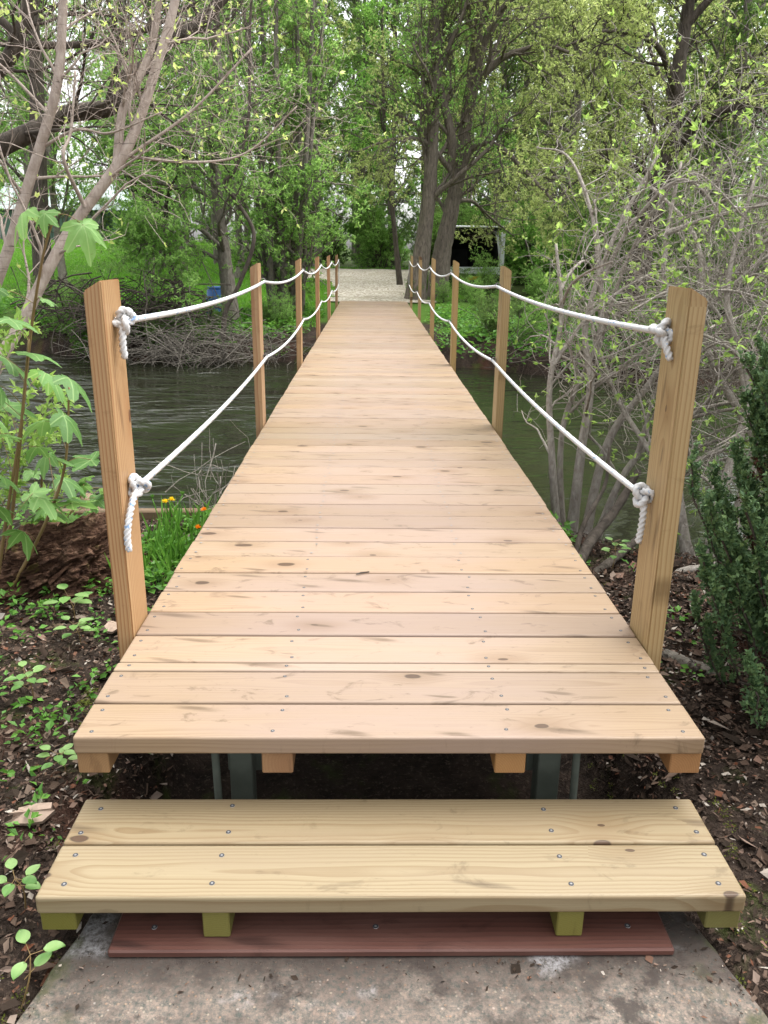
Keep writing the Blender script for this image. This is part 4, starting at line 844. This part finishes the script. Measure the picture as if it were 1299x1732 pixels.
lv = [(gm.uniform(-2.1, -1.5), gm.uniform(2.1, 2.6), gm.uniform(.1, .42), gm.uniform(.06, .10), gm.uniform(0, 6.28), gm.uniform(-.7, -.1), int(gm.integers(0, 4))) for k in range(22)]
maple_seedling('low maple seedling behind the rotten stump', [[(-1.85, 2.35, -.08), (-1.8, 2.35, .2), (-1.75, 2.3, .4)], [(-1.8, 2.35, -.08), (-1.65, 2.35, .15), (-1.55, 2.35, .3)]], lv, 3)
plant('leafy_shrub', 'small-leaved light green shrub at the left edge above the maple leaves', 'shrub', [([(-2.05, 2.2, -.1), (-1.95, 2.2, .6), (-1.85, 2.2, 1.2)], .012, .004), ([(-2.15, 2.3, -.1), (-2.15, 2.2, .7), (-2.05, 2.2, 1.35)], .012, .004), ([(-2.05, 2.25, -.1), (-1.85, 2.3, .4), (-1.7, 2.3, .75)], .01, .003)], B_grey, L_spring, 420,
      n1=14, l1=.32, n2=5, l2=.15, n3=0, t0=.15, leaves=9, leaf_size=.045, sides=6, leaf_kw=dict(width=.5))

# ------------------------------------------------------------------ rotten stump
def ridged(p, o=5, s=1.0):
    a = 1.0; t_ = 0; f = s
    for k in range(o): t_ += a * (1 - abs(mnoise.noise(p * f))); a *= .55; f *= 2.1
    return t_
st = tag(empty('rotten_stump', (-1.58, 1.85, -.08)), 'crumbling dark brown rotten stump behind the near left post', 'stump')
bm = bmesh.new(); bmesh.ops.create_icosphere(bm, subdivisions=6, radius=1.0)
Rl = Matrix.Rotation(R(28), 3, 'Y')
for v_ in bm.verts:
    n_ = v_.co.normalized(); q = Rl @ n_; lay = Vector((q.x * 1.5, q.y * 1.5, q.z * 7.5))
    d_ = .62 + .16 * ridged(lay, 5, 1.0) + .22 * mnoise.noise(n_ * 2.2) + .10 * mnoise.noise(Vector((n_.x * 9, n_.y * 9, n_.z * 3)))
    d_ += .07 * abs(mnoise.noise(Vector((q.x * 6, q.y * 22, q.z * 26)))) + .05 * mnoise.cell(Vector((q.x * 5, q.y * 9, q.z * 16)))
    x_, y_, z_ = n_.x * .42 * d_, n_.y * .32 * d_, max(-.15, n_.z * .30 * d_)
    z_ *= 1 + .35 * x_ / .42; v_.co = Vector((x_, y_, z_ + .06))
me = mesh_bm('body', bm, False)
t = NT('rotten_wood'); o_ = t.obj(); l_ = t.n('Mapping'); t.l(o_, l_.inputs[0]); l_.inputs['Rotation'].default_value = (0, R(-28), 0); l_.inputs['Scale'].default_value = (5, 5, 45)
a_ = t.noise(l_.outputs[0], 1.2, 6, .7, .5); b_ = t.noise(o_, 16, 5, .7)
c = t.ramp(a_, [(.25, (.012, .008, .006)), (.45, (.05, .026, .017)), (.58, (.14, .08, .052)), (.72, (.34, .23, .165))]); c = t.mix(t.mapr(b_, .5, .68, 0, .7), c, (.035, .018, .012))
c = t.mix(t.mapr(t.noise(o_, 6.5, 4, .6), .62, .7, 0, .55), c, (.11, .10, .02))
new_obj('body', me, t.bsdf(c, .95, .1, t.bump(t.math('ADD', a_, t.math('MULTIPLY', b_, .6)), 1.0, .03)), st); M_rot = t.m
for k in range(80):
    L_ = random.uniform(.05, .2); bm = bmesh.new(); w_ = random.uniform(.008, .025)
    vs_ = [bm.verts.new(q) for q in ((-L_ / 2, -w_, 0), (L_ / 2, -w_ * .3, .004), (L_ / 2, w_ * .3, .002), (-L_ / 2, w_, .0), (-L_ / 2, 0, w_ * .7), (L_ * .3, 0, w_ * .6))]
    for f in ((0, 1, 5, 4), (1, 2, 5), (2, 3, 4, 5), (3, 0, 4), (0, 3, 2, 1)): bm.faces.new([vs_[i] for i in f])
    x_ = random.uniform(-.33, .30); new_obj('splinter', mesh_bm('splinter', bm), M_rot, st, (x_, random.uniform(-.28, .1), random.uniform(.0, .20)), (random.uniform(-.6, .6), random.uniform(-.7, -.1), random.uniform(-.6, .6)))

# ------------------------------------------------------------------ bank edging, boards, bark, logs
ed = tag(empty('edging_timber', (-1.45, 2.97, -.1)), 'weathered timber plank edging the left bank along the water', 'timber')
o = part_box('plank', -.62, .62, -.035, .035, -.22, .075, M_old, ed, .008); ed.rotation_euler = (0, 0, .03)
stb = tag(empty('stake', (-1.8, 3.06, -.1)), 'short sawn stake end behind the bank edging timber', 'stake')
tb = Tubes(); tb.add([(0, 0, -.3), (0, 0, .12), (.004, .0, .13)], [.062, .06, .05], 12); new_obj('post', tb.mesh('post'), M_old, stb)
gb = tag(empty('loose_plank', (-1.56, 1.33, -.03), .05), 'broken weathered plank lying on the soil below the stump', 'plank'); part_box('plank', -.27, .22, -.035, .035, -.006, .02, M_old, gb, .006)
M_barkpc = mat_plain('bark_piece', (.36, .27, .21), .9, .2, 0, .35, 25)
def shard(name, label, loc, s, seed, rot=(0, 0, 0)):
    g = np.random.default_rng(seed); bm = bmesh.new(); n = 13; a = np.sort(g.uniform(0, 6.28, n)); r = s * g.uniform(.55, 1.0, n)
    top = [bm.verts.new((math.cos(q) * w * 1.2, math.sin(q) * w * .75, .006 + .006 * g.normal())) for q, w in zip(a, r)]; bot = [bm.verts.new((v_.co.x * .97, v_.co.y * .97, v_.co.z - .012)) for v_ in top]
    c1 = bm.verts.new((0, 0, .018))
    for i in range(n):
        j = (i + 1) % n; bm.faces.new((top[i], top[j], c1)); bm.faces.new((bot[i], bot[j], top[j], top[i]))
    bm.faces.new(list(reversed(bot))); me = mesh_bm('bark_piece', bm)
    tag(new_obj(name, me, M_barkpc, None, loc, rot), label, 'bark')
shard('bark_piece', 'pale pinkish bark shard on the soil left of the step', (-1.0, .15, .0), .062, 1, (.25, -.2, .4))
shard('bark_piece', 'pale bark flake beside the near left post foot', (-1.12, 1.32, .0), .055, 2, (.3, .1, 1.0))
def log(label, pts, r0, r1, mat=None):
    b = np.array(pts[0]); rt = tag(empty('driftwood_branch', pts[0]), label, 'branch', 'dead branches on the right bank'); tb = Tubes(); tb.add(spline(pts, 20) - b, np.linspace(r0, r1, 20) * (1 + .08 * rng.normal(size=20)), 9); new_obj('limb', tb.mesh('limb'), mat or B_dark, rt)
    return rt
log('thick dark dead branch propped on the right bank by the deck', [(1.02, 2.15, -.06), (1.15, 2.35, .03), (1.32, 2.55, .12), (1.5, 2.75, .3)], .034, .022)
log('forked dark dead branch lying below the grey shrub', [(1.08, 2.02, -.05), (1.3, 2.25, .0), (1.55, 2.5, .08)], .028, .016)
log('upright broken twig beside the dead branches on the right', [(1.02, 2.2, -.05), (1.08, 2.3, .12), (1.22, 2.45, .3), (1.24, 2.5, .5)], .016, .007)
log('pale fallen pole at the waterline behind the near right post', [(1.3, 1.93, -.05), (1.55, 2.02, -.02), (2.0, 2.08, .03)], .024, .018, B_twig)
log('short grey rotten log on the bark litter near the conifer', [(1.12, 1.12, -.02), (1.25, .95, -.01), (1.33, .84, -.03)], .03, .018, B_grey)
tw = Tubes(); tw.add([(-.022, -.01, .004), (-.005, .0, .005), (.026, .012, .004)], [.003, .0035, .0025], 6)
tag(new_obj('twig', tw.mesh('twig'), B_dark, None, (-.085, 1.055, ZD + .0015)), 'tiny dark twig lying across a deck joint', 'twig')

# ------------------------------------------------------------------ litter, herbs and moss on the near ground
t = NT('litter'); r_ = t.geo('Random Per Island')
c = t.ramp(r_, [(0, (.02, .014, .01)), (.35, (.035, .024, .017)), (.62, (.085, .055, .04)), (.78, (.15, .11, .083)), (.86, (.13, .05, .027)), (.94, (.24, .19, .155)), (1, (.40, .36, .31))]); M_lit = t.bsdf(c, .9, .15)
def litter(name, n, box, size, seed, dens=None):
    g = np.random.default_rng(seed); x = g.uniform(box[0], box[1], n); y = g.uniform(box[2], box[3], n)
    ok = (y < lerp_pts(x, NEAR) + .05) & ~((np.abs(x) < .765) & (y < 0.03)) & ~((np.abs(x) < .78) & (y > 0)); 
    if dens: ok &= g.random(n) < dens(x, y)
    x, y = x[ok], y[ok]; m = len(x); P = np.stack([x, y, ground_z(x, y) + g.uniform(.0, .018, m)], 1); D = np.stack([g.normal(size=m), g.normal(size=m), g.normal(0, .28, m)], 1)
    V, F = leaf_mesh(name, P, D, size * np.exp(g.normal(0, .5, m)), g.uniform(.15, .8, m), .22, .05, g, g.uniform(.15, .7, m)); return tag(new_obj(name, mesh_np(name, V, F, False), M_lit), kind='stuff', label=None)
litter('bark_litter', 120000, (-2.1, 2.1, -1.0, 3.0), .014, 61)
litter('bark_litter', 9000, (.85, 1.9, .4, 2.1), .021, 62)
litter('bark_litter', 3000, (-2.2, -.75, -.9, 1.6), .024, 63)
gs_ = np.random.default_rng(66); n = 420; x = np.where(gs_.random(n) < .5, -1, 1) * (.76 - np.abs(gs_.normal(0, .07, n))); y = gs_.uniform(-.9, -.2, n); m2 = 160; x[:m2] = gs_.uniform(-.7, .7, m2); y[:m2] = -.335 - np.abs(gs_.normal(0, .04, m2))
V, F = leaf_mesh('slab_litter', np.stack([x, y, gs_.uniform(.001, .005, n)], 1), np.stack([gs_.normal(size=n), gs_.normal(size=n), gs_.normal(0, .12, n)], 1), .007 * np.exp(gs_.normal(0, .5, n)), gs_.uniform(.2, .8, n), .15, .05, gs_, gs_.uniform(.2, .7, n)); tag(new_obj('slab_litter', mesh_np('slab_litter', V, F, False), M_lit), kind='stuff')
t = NT('moss'); r_ = t.geo('Random Per Island'); M_herb = mat_leaf('herb_leaf', [(.05, .15, .02), (.09, .24, .03), (.14, .32, .05), (.08, .2, .04)], .35, .5)
M_moss = mat_leaf('moss_leaf', [(.05, .07, .01), (.09, .11, .015), (.13, .14, .02)], .2, .9)
def herbs(name, spots, seed, k=(7, 15), size=.032, h=.07, mat=None, spread=.04):
    g = np.random.default_rng(seed); PP = []; DD = []; SS = []
    for x, y, s in spots:
        n = int(g.integers(*k)); z0 = float(ground_z(x, y)); a = g.uniform(0, 6.28, n); rr_ = g.uniform(.1, 1, n) * spread * s
        PP.append(np.stack([x + np.cos(a) * rr_, y + np.sin(a) * rr_, z0 + g.uniform(.005, h, n) * s], 1)); DD.append(np.stack([np.cos(a), np.sin(a), g.normal(.25, .3, n)], 1)); SS.append(size * s * g.uniform(.6, 1.3, n))
    V, F = leaf_mesh(name, np.concatenate(PP), np.concatenate(DD), np.concatenate(SS), .62, .2, -.08, g); return tag(new_obj(name, mesh_np(name, V, F, False), mat or M_herb), kind='stuff')
gh = np.random.default_rng(88); sp_ = []
for k in range(110): sp_.append((gh.uniform(-2.2, -.95), gh.uniform(.3, 2.9), gh.uniform(.6, 1.4)))
for k in range(60): sp_.append((gh.uniform(-2.3, -1.6), gh.uniform(1.0, 2.9), gh.uniform(.8, 1.7)))
for k in range(55): sp_.append((gh.uniform(-1.3, -.86), gh.uniform(1.7, 2.85), gh.uniform(.9, 1.8)))
for k in range(90): sp_.append((gh.uniform(-2.0, -.84), gh.uniform(-.3, 2.2), gh.uniform(.5, 1.2)))
for k in range(12): sp_.append((gh.uniform(.9, 1.5), gh.uniform(.9, 2.6), gh.uniform(.6, 1.2)))
for k in range(14): sp_.append((gh.uniform(.86, 1.1), gh.uniform(2.1, 2.9), gh.uniform(1, 1.8)))
herbs('ground_cover', sp_, 90)
ms2 = [(x, y, .6) for x, y in zip(gh.uniform(.76, .98, 60), gh.uniform(-.4, .9, 60))] + [(gh.normal(-1.02, .05), gh.normal(.8, .06), .7) for k in range(25)] + [(gh.uniform(-.9, -.76), gh.uniform(-.6, .2), .5) for k in range(20)] + [(gh.normal(1.0, .08), gh.normal(2.1, .1), .7) for k in range(20)]
herbs('moss', ms2, 91, (20, 40), .011, .022, M_moss, .03)
# grass blades near the dandelions
ng = 420; x = gh.uniform(-1.28, -.84, ng); y = gh.uniform(1.75, 2.9, ng); P = np.stack([x, y, ground_z(x, y)], 1); D = np.stack([gh.normal(0, .35, ng), gh.normal(0, .35, ng), np.ones(ng)], 1)
V, F = leaf_mesh('grass', P, D, gh.uniform(.07, .22, ng), .06, .1, -.05, gh); tag(new_obj('grass', mesh_np('grass', V, F, False), M_herb), kind='stuff')
# trefoil seedlings
M_leaf1 = M_herb
def seedling(label, loc, h, n, s, seed):
    g = np.random.default_rng(seed); root = tag(empty('seedling', loc), label, 'seedling', 'young plants beside the step'); tb = Tubes(); top = np.array([g.normal(0, .02), g.normal(0, .02), h]); tb.add(spline([(0, 0, -.03), top * .5 + [.01, 0, 0], top], 8), np.linspace(.0025, .0013, 8), 5); new_obj('stem', tb.mesh('stem'), M_petiole, root)
    for k in range(n):
        a = k * 2.4 + g.uniform(-.4, .4); z = h * (1 - .55 * (k // 3) / max(1, n // 3)); c0 = top * (z / h); d = np.array([math.cos(a), math.sin(a), .25]); tip = c0 + d * s * .6
        m = 9; u_ = np.linspace(0, 1, m); wd = np.sin(u_ ** .8 * math.pi) ** .75 * .33 * s; S_ = np.array([-math.sin(a), math.cos(a), 0]); mid = tip[None] + np.outer(u_ * s, d) + np.outer(-.25 * s * u_ ** 2, [0, 0, 1.0])
        V = np.concatenate([mid - S_ * wd[:, None] + [0, 0, .004], mid, mid + S_ * wd[:, None] + [0, 0, .004]]); F = []
        for j in range(m - 1): F += [(j, j + 1, m + j + 1, m + j), (m + j, m + j + 1, 2 * m + j + 1, 2 * m + j)]
        me = mesh_np('leaf', V, np.array(F)); new_obj('leaf', me, M_maple, root)
        tb = Tubes(); tb.add([c0, tip], .0011, 4); new_obj('petiole', tb.mesh('petiole'), M_petiole, root)
for lab, loc, h, n, s in (('three-leaved seedling at the bottom left corner on the slab edge', (-.80, -.40, -.03), .09, 4, .045), ('young bramble sprig at the left end of the step', (-.90, -.13, -.03), .10, 6, .042), ('leafy seedling left of the front deck corner', (-.98, .37, -.03), .09, 9, .04), ('taller seedling on the soil left of the near deck planks', (-1.24, .78, -.03), .13, 10, .045),
                          ('leafy sprout between the broken plank and the left post', (-1.22, 1.2, -.03), .10, 9, .05), ('broad-leaved sprout under the rotten stump', (-1.32, 1.42, -.03), .12, 7, .07), ('small bright sprout on the bark litter right of the deck', (1.07, 1.2, -.02), .07, 9, .04), ('tiny sprig at the left frame edge beside the bark shard', (-1.1, .02, -.03), .06, 5, .03), ('leafy sprig by the dead branches on the right bank', (1.15, 2.0, -.04), .16, 9, .05)):
    seedling(lab, loc, h, n, s, int(abs(loc[0]) * 1000 + abs(loc[1]) * 77))
M_yel = mat_leaf('petal_yellow', [(.75, .58, .01), (.8, .66, .03), (.72, .5, .01)], .3)
M_orange = mat_leaf('petal_orange', [(.75, .28, .01), (.8, .36, .02)], .3)
def dandelion(label, loc, heads, seed, petal):
    g = np.random.default_rng(seed); root = tag(empty('dandelion', loc), label, 'dandelion', 'dandelions beside the deck')
    n = 14; a = g.uniform(0, 6.28, n); V, F = leaf_mesh('leaves', np.zeros((n, 3)), np.stack([np.cos(a), np.sin(a), g.uniform(.4, 1.6, n)], 1), g.uniform(.12, .2, n), .2, .2, -.2, g); 
    for q in range(n): new_obj('leaf', mesh_np('leaf', V[q * 4:q * 4 + 4], F[:2], False), M_herb, root)
    for x, y, z, op in heads:
        tb = Tubes(); tb.add(spline([(0, 0, 0), (x * .4, y * .4, z * .6), (x, y, z)], 8), .0028, 6); s_ = new_obj('stem', tb.mesh('stem'), M_herb, root)
        m = 60 if op else 22; al = g.uniform(0, 6.28, m); el = g.uniform(.1, 1.4, m) if op else g.uniform(1.0, 1.5, m); D = np.stack([np.cos(al) * np.cos(el), np.sin(al) * np.cos(el), np.sin(el)], 1)
        V2, F2 = leaf_mesh('flower', np.tile([[x, y, z]], (m, 1)) , D, np.full(m, .022 if op else .026), .22, .1, 0, g); new_obj('flower', mesh_np('flower', V2, F2, False), petal if op else M_herb, s_)
dandelion('tall dandelion clump with two yellow heads behind the near left post', (-1.14, 2.28, -.07), [(.015, 0, .31, True), (.045, .02, .315, True), (-.05, 0, .33, False), (.10, .03, .34, False)], 5, M_yel)
dandelion('orange dandelion head touching the left deck edge', (-.93, 2.2, -.07), [(-.02, .02, .19, True), (.0, .1, .26, True)], 6, M_orange)

# ------------------------------------------------------------------ far bank: brushwood, barrel, shed, van, lawn
def brush(name, label, n, cen, ext, Lr, r, seed, mat, flat=.35):
    g = np.random.default_rng(seed); S = np.array(cen) + g.normal(size=(n, 3)) * np.array(ext) * .5; d = unit(np.stack([g.normal(size=n), g.normal(size=n) * .6, g.normal(size=n) * flat], 1)); k = 6
    P = np.empty((n, k, 3)); P[:, 0] = S; L = g.uniform(*Lr, n)
    for q in range(1, k): d = unit(d + g.normal(size=(n, 3)) * .22 + np.array([0, 0, -.03])); P[:, q] = P[:, q - 1] + d * (L / (k - 1))[:, None]
    P -= d[:, None, :] * (L / 2)[:, None, None]; tb = Tubes(); tubes_batch(tb, P - np.array(cen), (r * g.uniform(.4, 1.5, (n, 1))) * np.linspace(1, .4, k)[None], 4)
    o = new_obj(name, tb.mesh(name), mat, None, cen); return tag(o, label, 'brushwood', kind='stuff')
brush('brush_pile', 'dark heap of cut branches on the left far bank', 380, (-4.4, 13.25, .3), (1.6, .6, .45), (.5, 1.6), .012, 71, B_dark)
brush('hanging_brush', 'grey dead twigs trailing in the water under the left bank', 520, (-3.1, 12.45, -.2), (1.7, .5, .28), (.5, 1.3), .006, 72, B_grey)
brush('hanging_brush', 'grey dead twigs along the waterline of the right far bank', 260, (4.6, 11.3, -.05), (2.8, .5, .4), (.5, 1.3), .007, 73, B_dark)
brush('near_brush', 'fan of thin dead twigs at the water edge left of the deck', 60, (-1.05, 3.12, -.1), (.12, .1, .35), (.3, .6), .003, 74, B_twig, 2.0)
M_blue = mat_plain('blue_plastic', (.05, .17, .52), .4, .5, 0, .15, 6)
ba = tag(empty('barrel', (-3.06, 14.75, float(ground_z(-3.06, 14.75)))), 'blue plastic barrel standing behind the left bank trees', 'barrel')
def lathe(name, prof, seg=24, cap=True):
    bm = bmesh.new(); rings = [[bm.verts.new((r_ * math.cos(a), r_ * math.sin(a), z_)) for a in [i / seg * 2 * math.pi for i in range(seg)]] for r_, z_ in prof]
    for a, b in zip(rings[:-1], rings[1:]):
        for i in range(seg): bm.faces.new((a[i], a[(i + 1) % seg], b[(i + 1) % seg], b[i]))
    if cap: bm.faces.new(list(reversed(rings[0]))); bm.faces.new(rings[-1])
    return mesh_bm(name, bm, True)
new_obj('drum', lathe('drum', [(.24, 0), (.26, .03), (.265, .2), (.28, .22), (.28, .25), (.265, .27), (.265, .45), (.28, .47), (.28, .5), (.262, .52), (.25, .66), (.22, .69)]), M_blue, ba)
new_obj('lid', lathe('lid', [(.235, .68), (.24, .69), (.24, .72), (.22, .725)]), M_blue, ba)

M_shedw = mat_plain('shed_green', (.13, .22, .17), .7, .3, 0, .2, 3); M_shedg = mat_plain('shed_grey', (.30, .31, .30), .7, .3, 0, .15, 3); M_roof = mat_plain('shed_roof', (.55, .62, .64), .5, .4, 0, .12, 2)
sh = tag(empty('shed', (-17, 47.5, 1.75)), 'low green and grey shed with pale roof beyond the left lawn', 'shed')
part_box('wall', -4.5, 3.4, 0, 5, -.3, 1.75, M_shedw, sh, .01)
for k in range(8):
    x_ = -4.4 + k * .97; part_box('panel', x_, x_ + .92, -.05, -.004, -.15, 1.68, M_shedg if k in (5, 7) else M_shedw, sh, .01)
bm = bmesh.new()
for k in range(33):
    x0 = -4.9 + k * .265
vs0 = []
for k in range(67):
    x_ = -4.9 + k * .1315; dz = .03 * (k % 2); vs0.append([bm.verts.new((x_, -.5, 1.75 + dz)), bm.verts.new((x_, 2.5, 3.3 + dz)), bm.verts.new((x_, 5.5, 1.75 + dz))])
for a, b in zip(vs0[:-1], vs0[1:]):
    bm.faces.new((a[0], b[0], b[1], a[1])); bm.faces.new((a[1], b[1], b[2], a[2]))
new_obj('roof', mesh_bm('roof', bm), M_roof, sh)

M_vanw = mat_plain('van_paint', (.66, .69, .72), .3, .5, 0, .05, 2); M_vdark = mat_plain('van_interior', (.022, .022, .024), .8, .2); M_red = mat_plain('tail_light_red', (.28, .012, .012), .3, .5); M_glass = mat_plain('van_glass', (.02, .025, .028), .1, .5); M_tyre = mat_plain('tyre', (.015, .015, .016), .85, .2); M_rim = mat_plain('rim', (.35, .36, .38), .4, .5, .7); M_plate = mat_plain('number_plate', (.6, .45, .05), .5, .3)
vz = float(ground_z(3.0, 23.6)); van = tag(empty('van', (3.02, 23.6, vz - .12)), 'pale van parked under the trees with its dark boot open', 'van')
sec = [(-.86, .32), (-.90, .55), (-.90, .95), (-.84, 1.35), (-.74, 1.72), (-.60, 1.80), (.60, 1.80), (.74, 1.72), (.84, 1.35), (.90, .95), (.90, .55), (.86, .32)]
bm = bmesh.new(); rows = []
for y_, sx_, hz in ((0, .98, 1), (.08, 1, 1), (2.6, 1, 1), (3.3, .97, .98), (3.9, .95, .62), (4.4, .88, .55)):
    rows.append([bm.verts.new((x_ * sx_, y_, .32 + (z_ - .32) * hz)) for x_, z_ in sec])
for a, b in zip(rows[:-1], rows[1:]):
    for i in range(len(sec)): j = (i + 1) % len(sec); bm.faces.new((a[i], a[j], b[j], b[i]))
bm.faces.new(rows[-1]); inner = [bm.verts.new((x_ * .86, 0, .32 + .12 + (z_ - .32) * .88)) for x_, z_ in sec]; deep = [bm.verts.new((v_.co.x, 1.9, v_.co.z)) for v_ in inner]
for i in range(len(sec)):
    j = (i + 1) % len(sec); bm.faces.new((rows[0][j], rows[0][i], inner[i], inner[j])); f = bm.faces.new((inner[j], inner[i], deep[i], deep[j])); f.material_index = 1
f = bm.faces.new(deep); f.material_index = 1
bmesh.ops.recalc_face_normals(bm, faces=bm.faces[:]); me = mesh_bm('body', bm); me.materials.append(M_vanw); me.materials.append(M_vdark); new_obj('body', me, None, van)
part_box('bumper', -.88, .88, -.10, .02, .30, .52, M_vdark, van, .03); part_box('load_sill', -.80, .80, -.02, .06, .53, .74, M_vanw, van, .02); part_box('seat_back', -.62, -.05, .9, 1.05, .5, 1.25, M_vdark, van, .04); part_box('seat_back', .05, .62, .9, 1.05, .5, 1.25, M_vdark, van, .04)
part_box('pillar', .80, .93, -.06, .02, .75, 1.74, M_vanw, van, .02)
for s_ in (-1, 1): part_box('tail_light', s_ * .84 - .045, s_ * .84 + .045, -.03, .05, .75, 1.15, M_red, van, .012); part_box('side_window', s_ * .845 - .012, s_ * .845 + .012, .6, 2.4, 1.1, 1.5, M_glass, van, .004)
pp = part_box('number_plate', -.26, .26, -.012, 0, .0, .11, M_plate, van, .002); pp.location = (0, -.112, .42)
tg = part_box('tailgate', -.72, .72, -1.05, .0, 0, .05, M_vanw, van, .02); tg.location = (0, -.50, 1.83); tg.rotation_euler = (R(-4), 0, 0)
ip = part_box('inner_panel', -.70, .70, -.48, .48, -.012, .012, M_vdark, tg, .004); ip.location = (0, 0, -.038)
gl = part_box('glass', -.6, .6, -.25, .25, -.01, .01, M_glass, tg, .002); gl.location = (0, .15, -.062)
for s_ in (-1, 1):
    for y_ in (.75, 3.5):
        wme = lathe('tyre', [(.20, -.09), (.29, -.09), (.31, -.05), (.31, .05), (.29, .09), (.20, .09)], 20); w_ = new_obj('tyre', wme, M_tyre, van, (s_ * .80, y_, .31), (0, R(90), 0)); new_obj('rim', lathe('rim', [(.19, -.06), (.2, .0), (.19, .06), (.06, .05)], 16), M_rim, w_)
fb = [(gh.uniform(-9, -1.2), 0, gh.uniform(.7, 1.5)) for k in range(420)] + [(gh.uniform(1.2, 9), 0, gh.uniform(.7, 1.6)) for k in range(520)]
fb = [(x_, float(lerp_pts(x_, FAR)) + gh.uniform(-.25, 3.4), s_) for x_, y_, s_ in fb]
herbs('bank_herbs', fb, 92, (14, 30), .075, .16, M_herb, .16)
# lawn and verge grass
t = None; M_lawn = mat_leaf('lawn_blades', [(.08, .24, .02), (.12, .32, .03), (.17, .38, .04)], .35)
gl_ = np.random.default_rng(95); n = 130000; x = gl_.uniform(-19, 2.5, n); y = gl_.uniform(14.2, 45, n) ; ok = ~on_track(x, y) & (y > lerp_pts(x, FAR) + 1.2) & ~((np.abs(x) < 1.1) & (y < 18.3)) & (x < .2 + 2.2 * (y > 19)) & ((y < 34.5) | (x < -5)); x, y = x[ok], y[ok]; n = len(x)
P = np.stack([x, y, ground_z(x, y)], 1); D = np.stack([gl_.normal(0, .45, n), gl_.normal(0, .45, n), np.ones(n)], 1); V, F = leaf_mesh('lawn_grass', P, D, gl_.uniform(.06, .14, n), .16, .1, -.05, gl_)
tag(new_obj('lawn_grass', mesh_np('lawn_grass', V, F, False), M_lawn), kind='stuff')
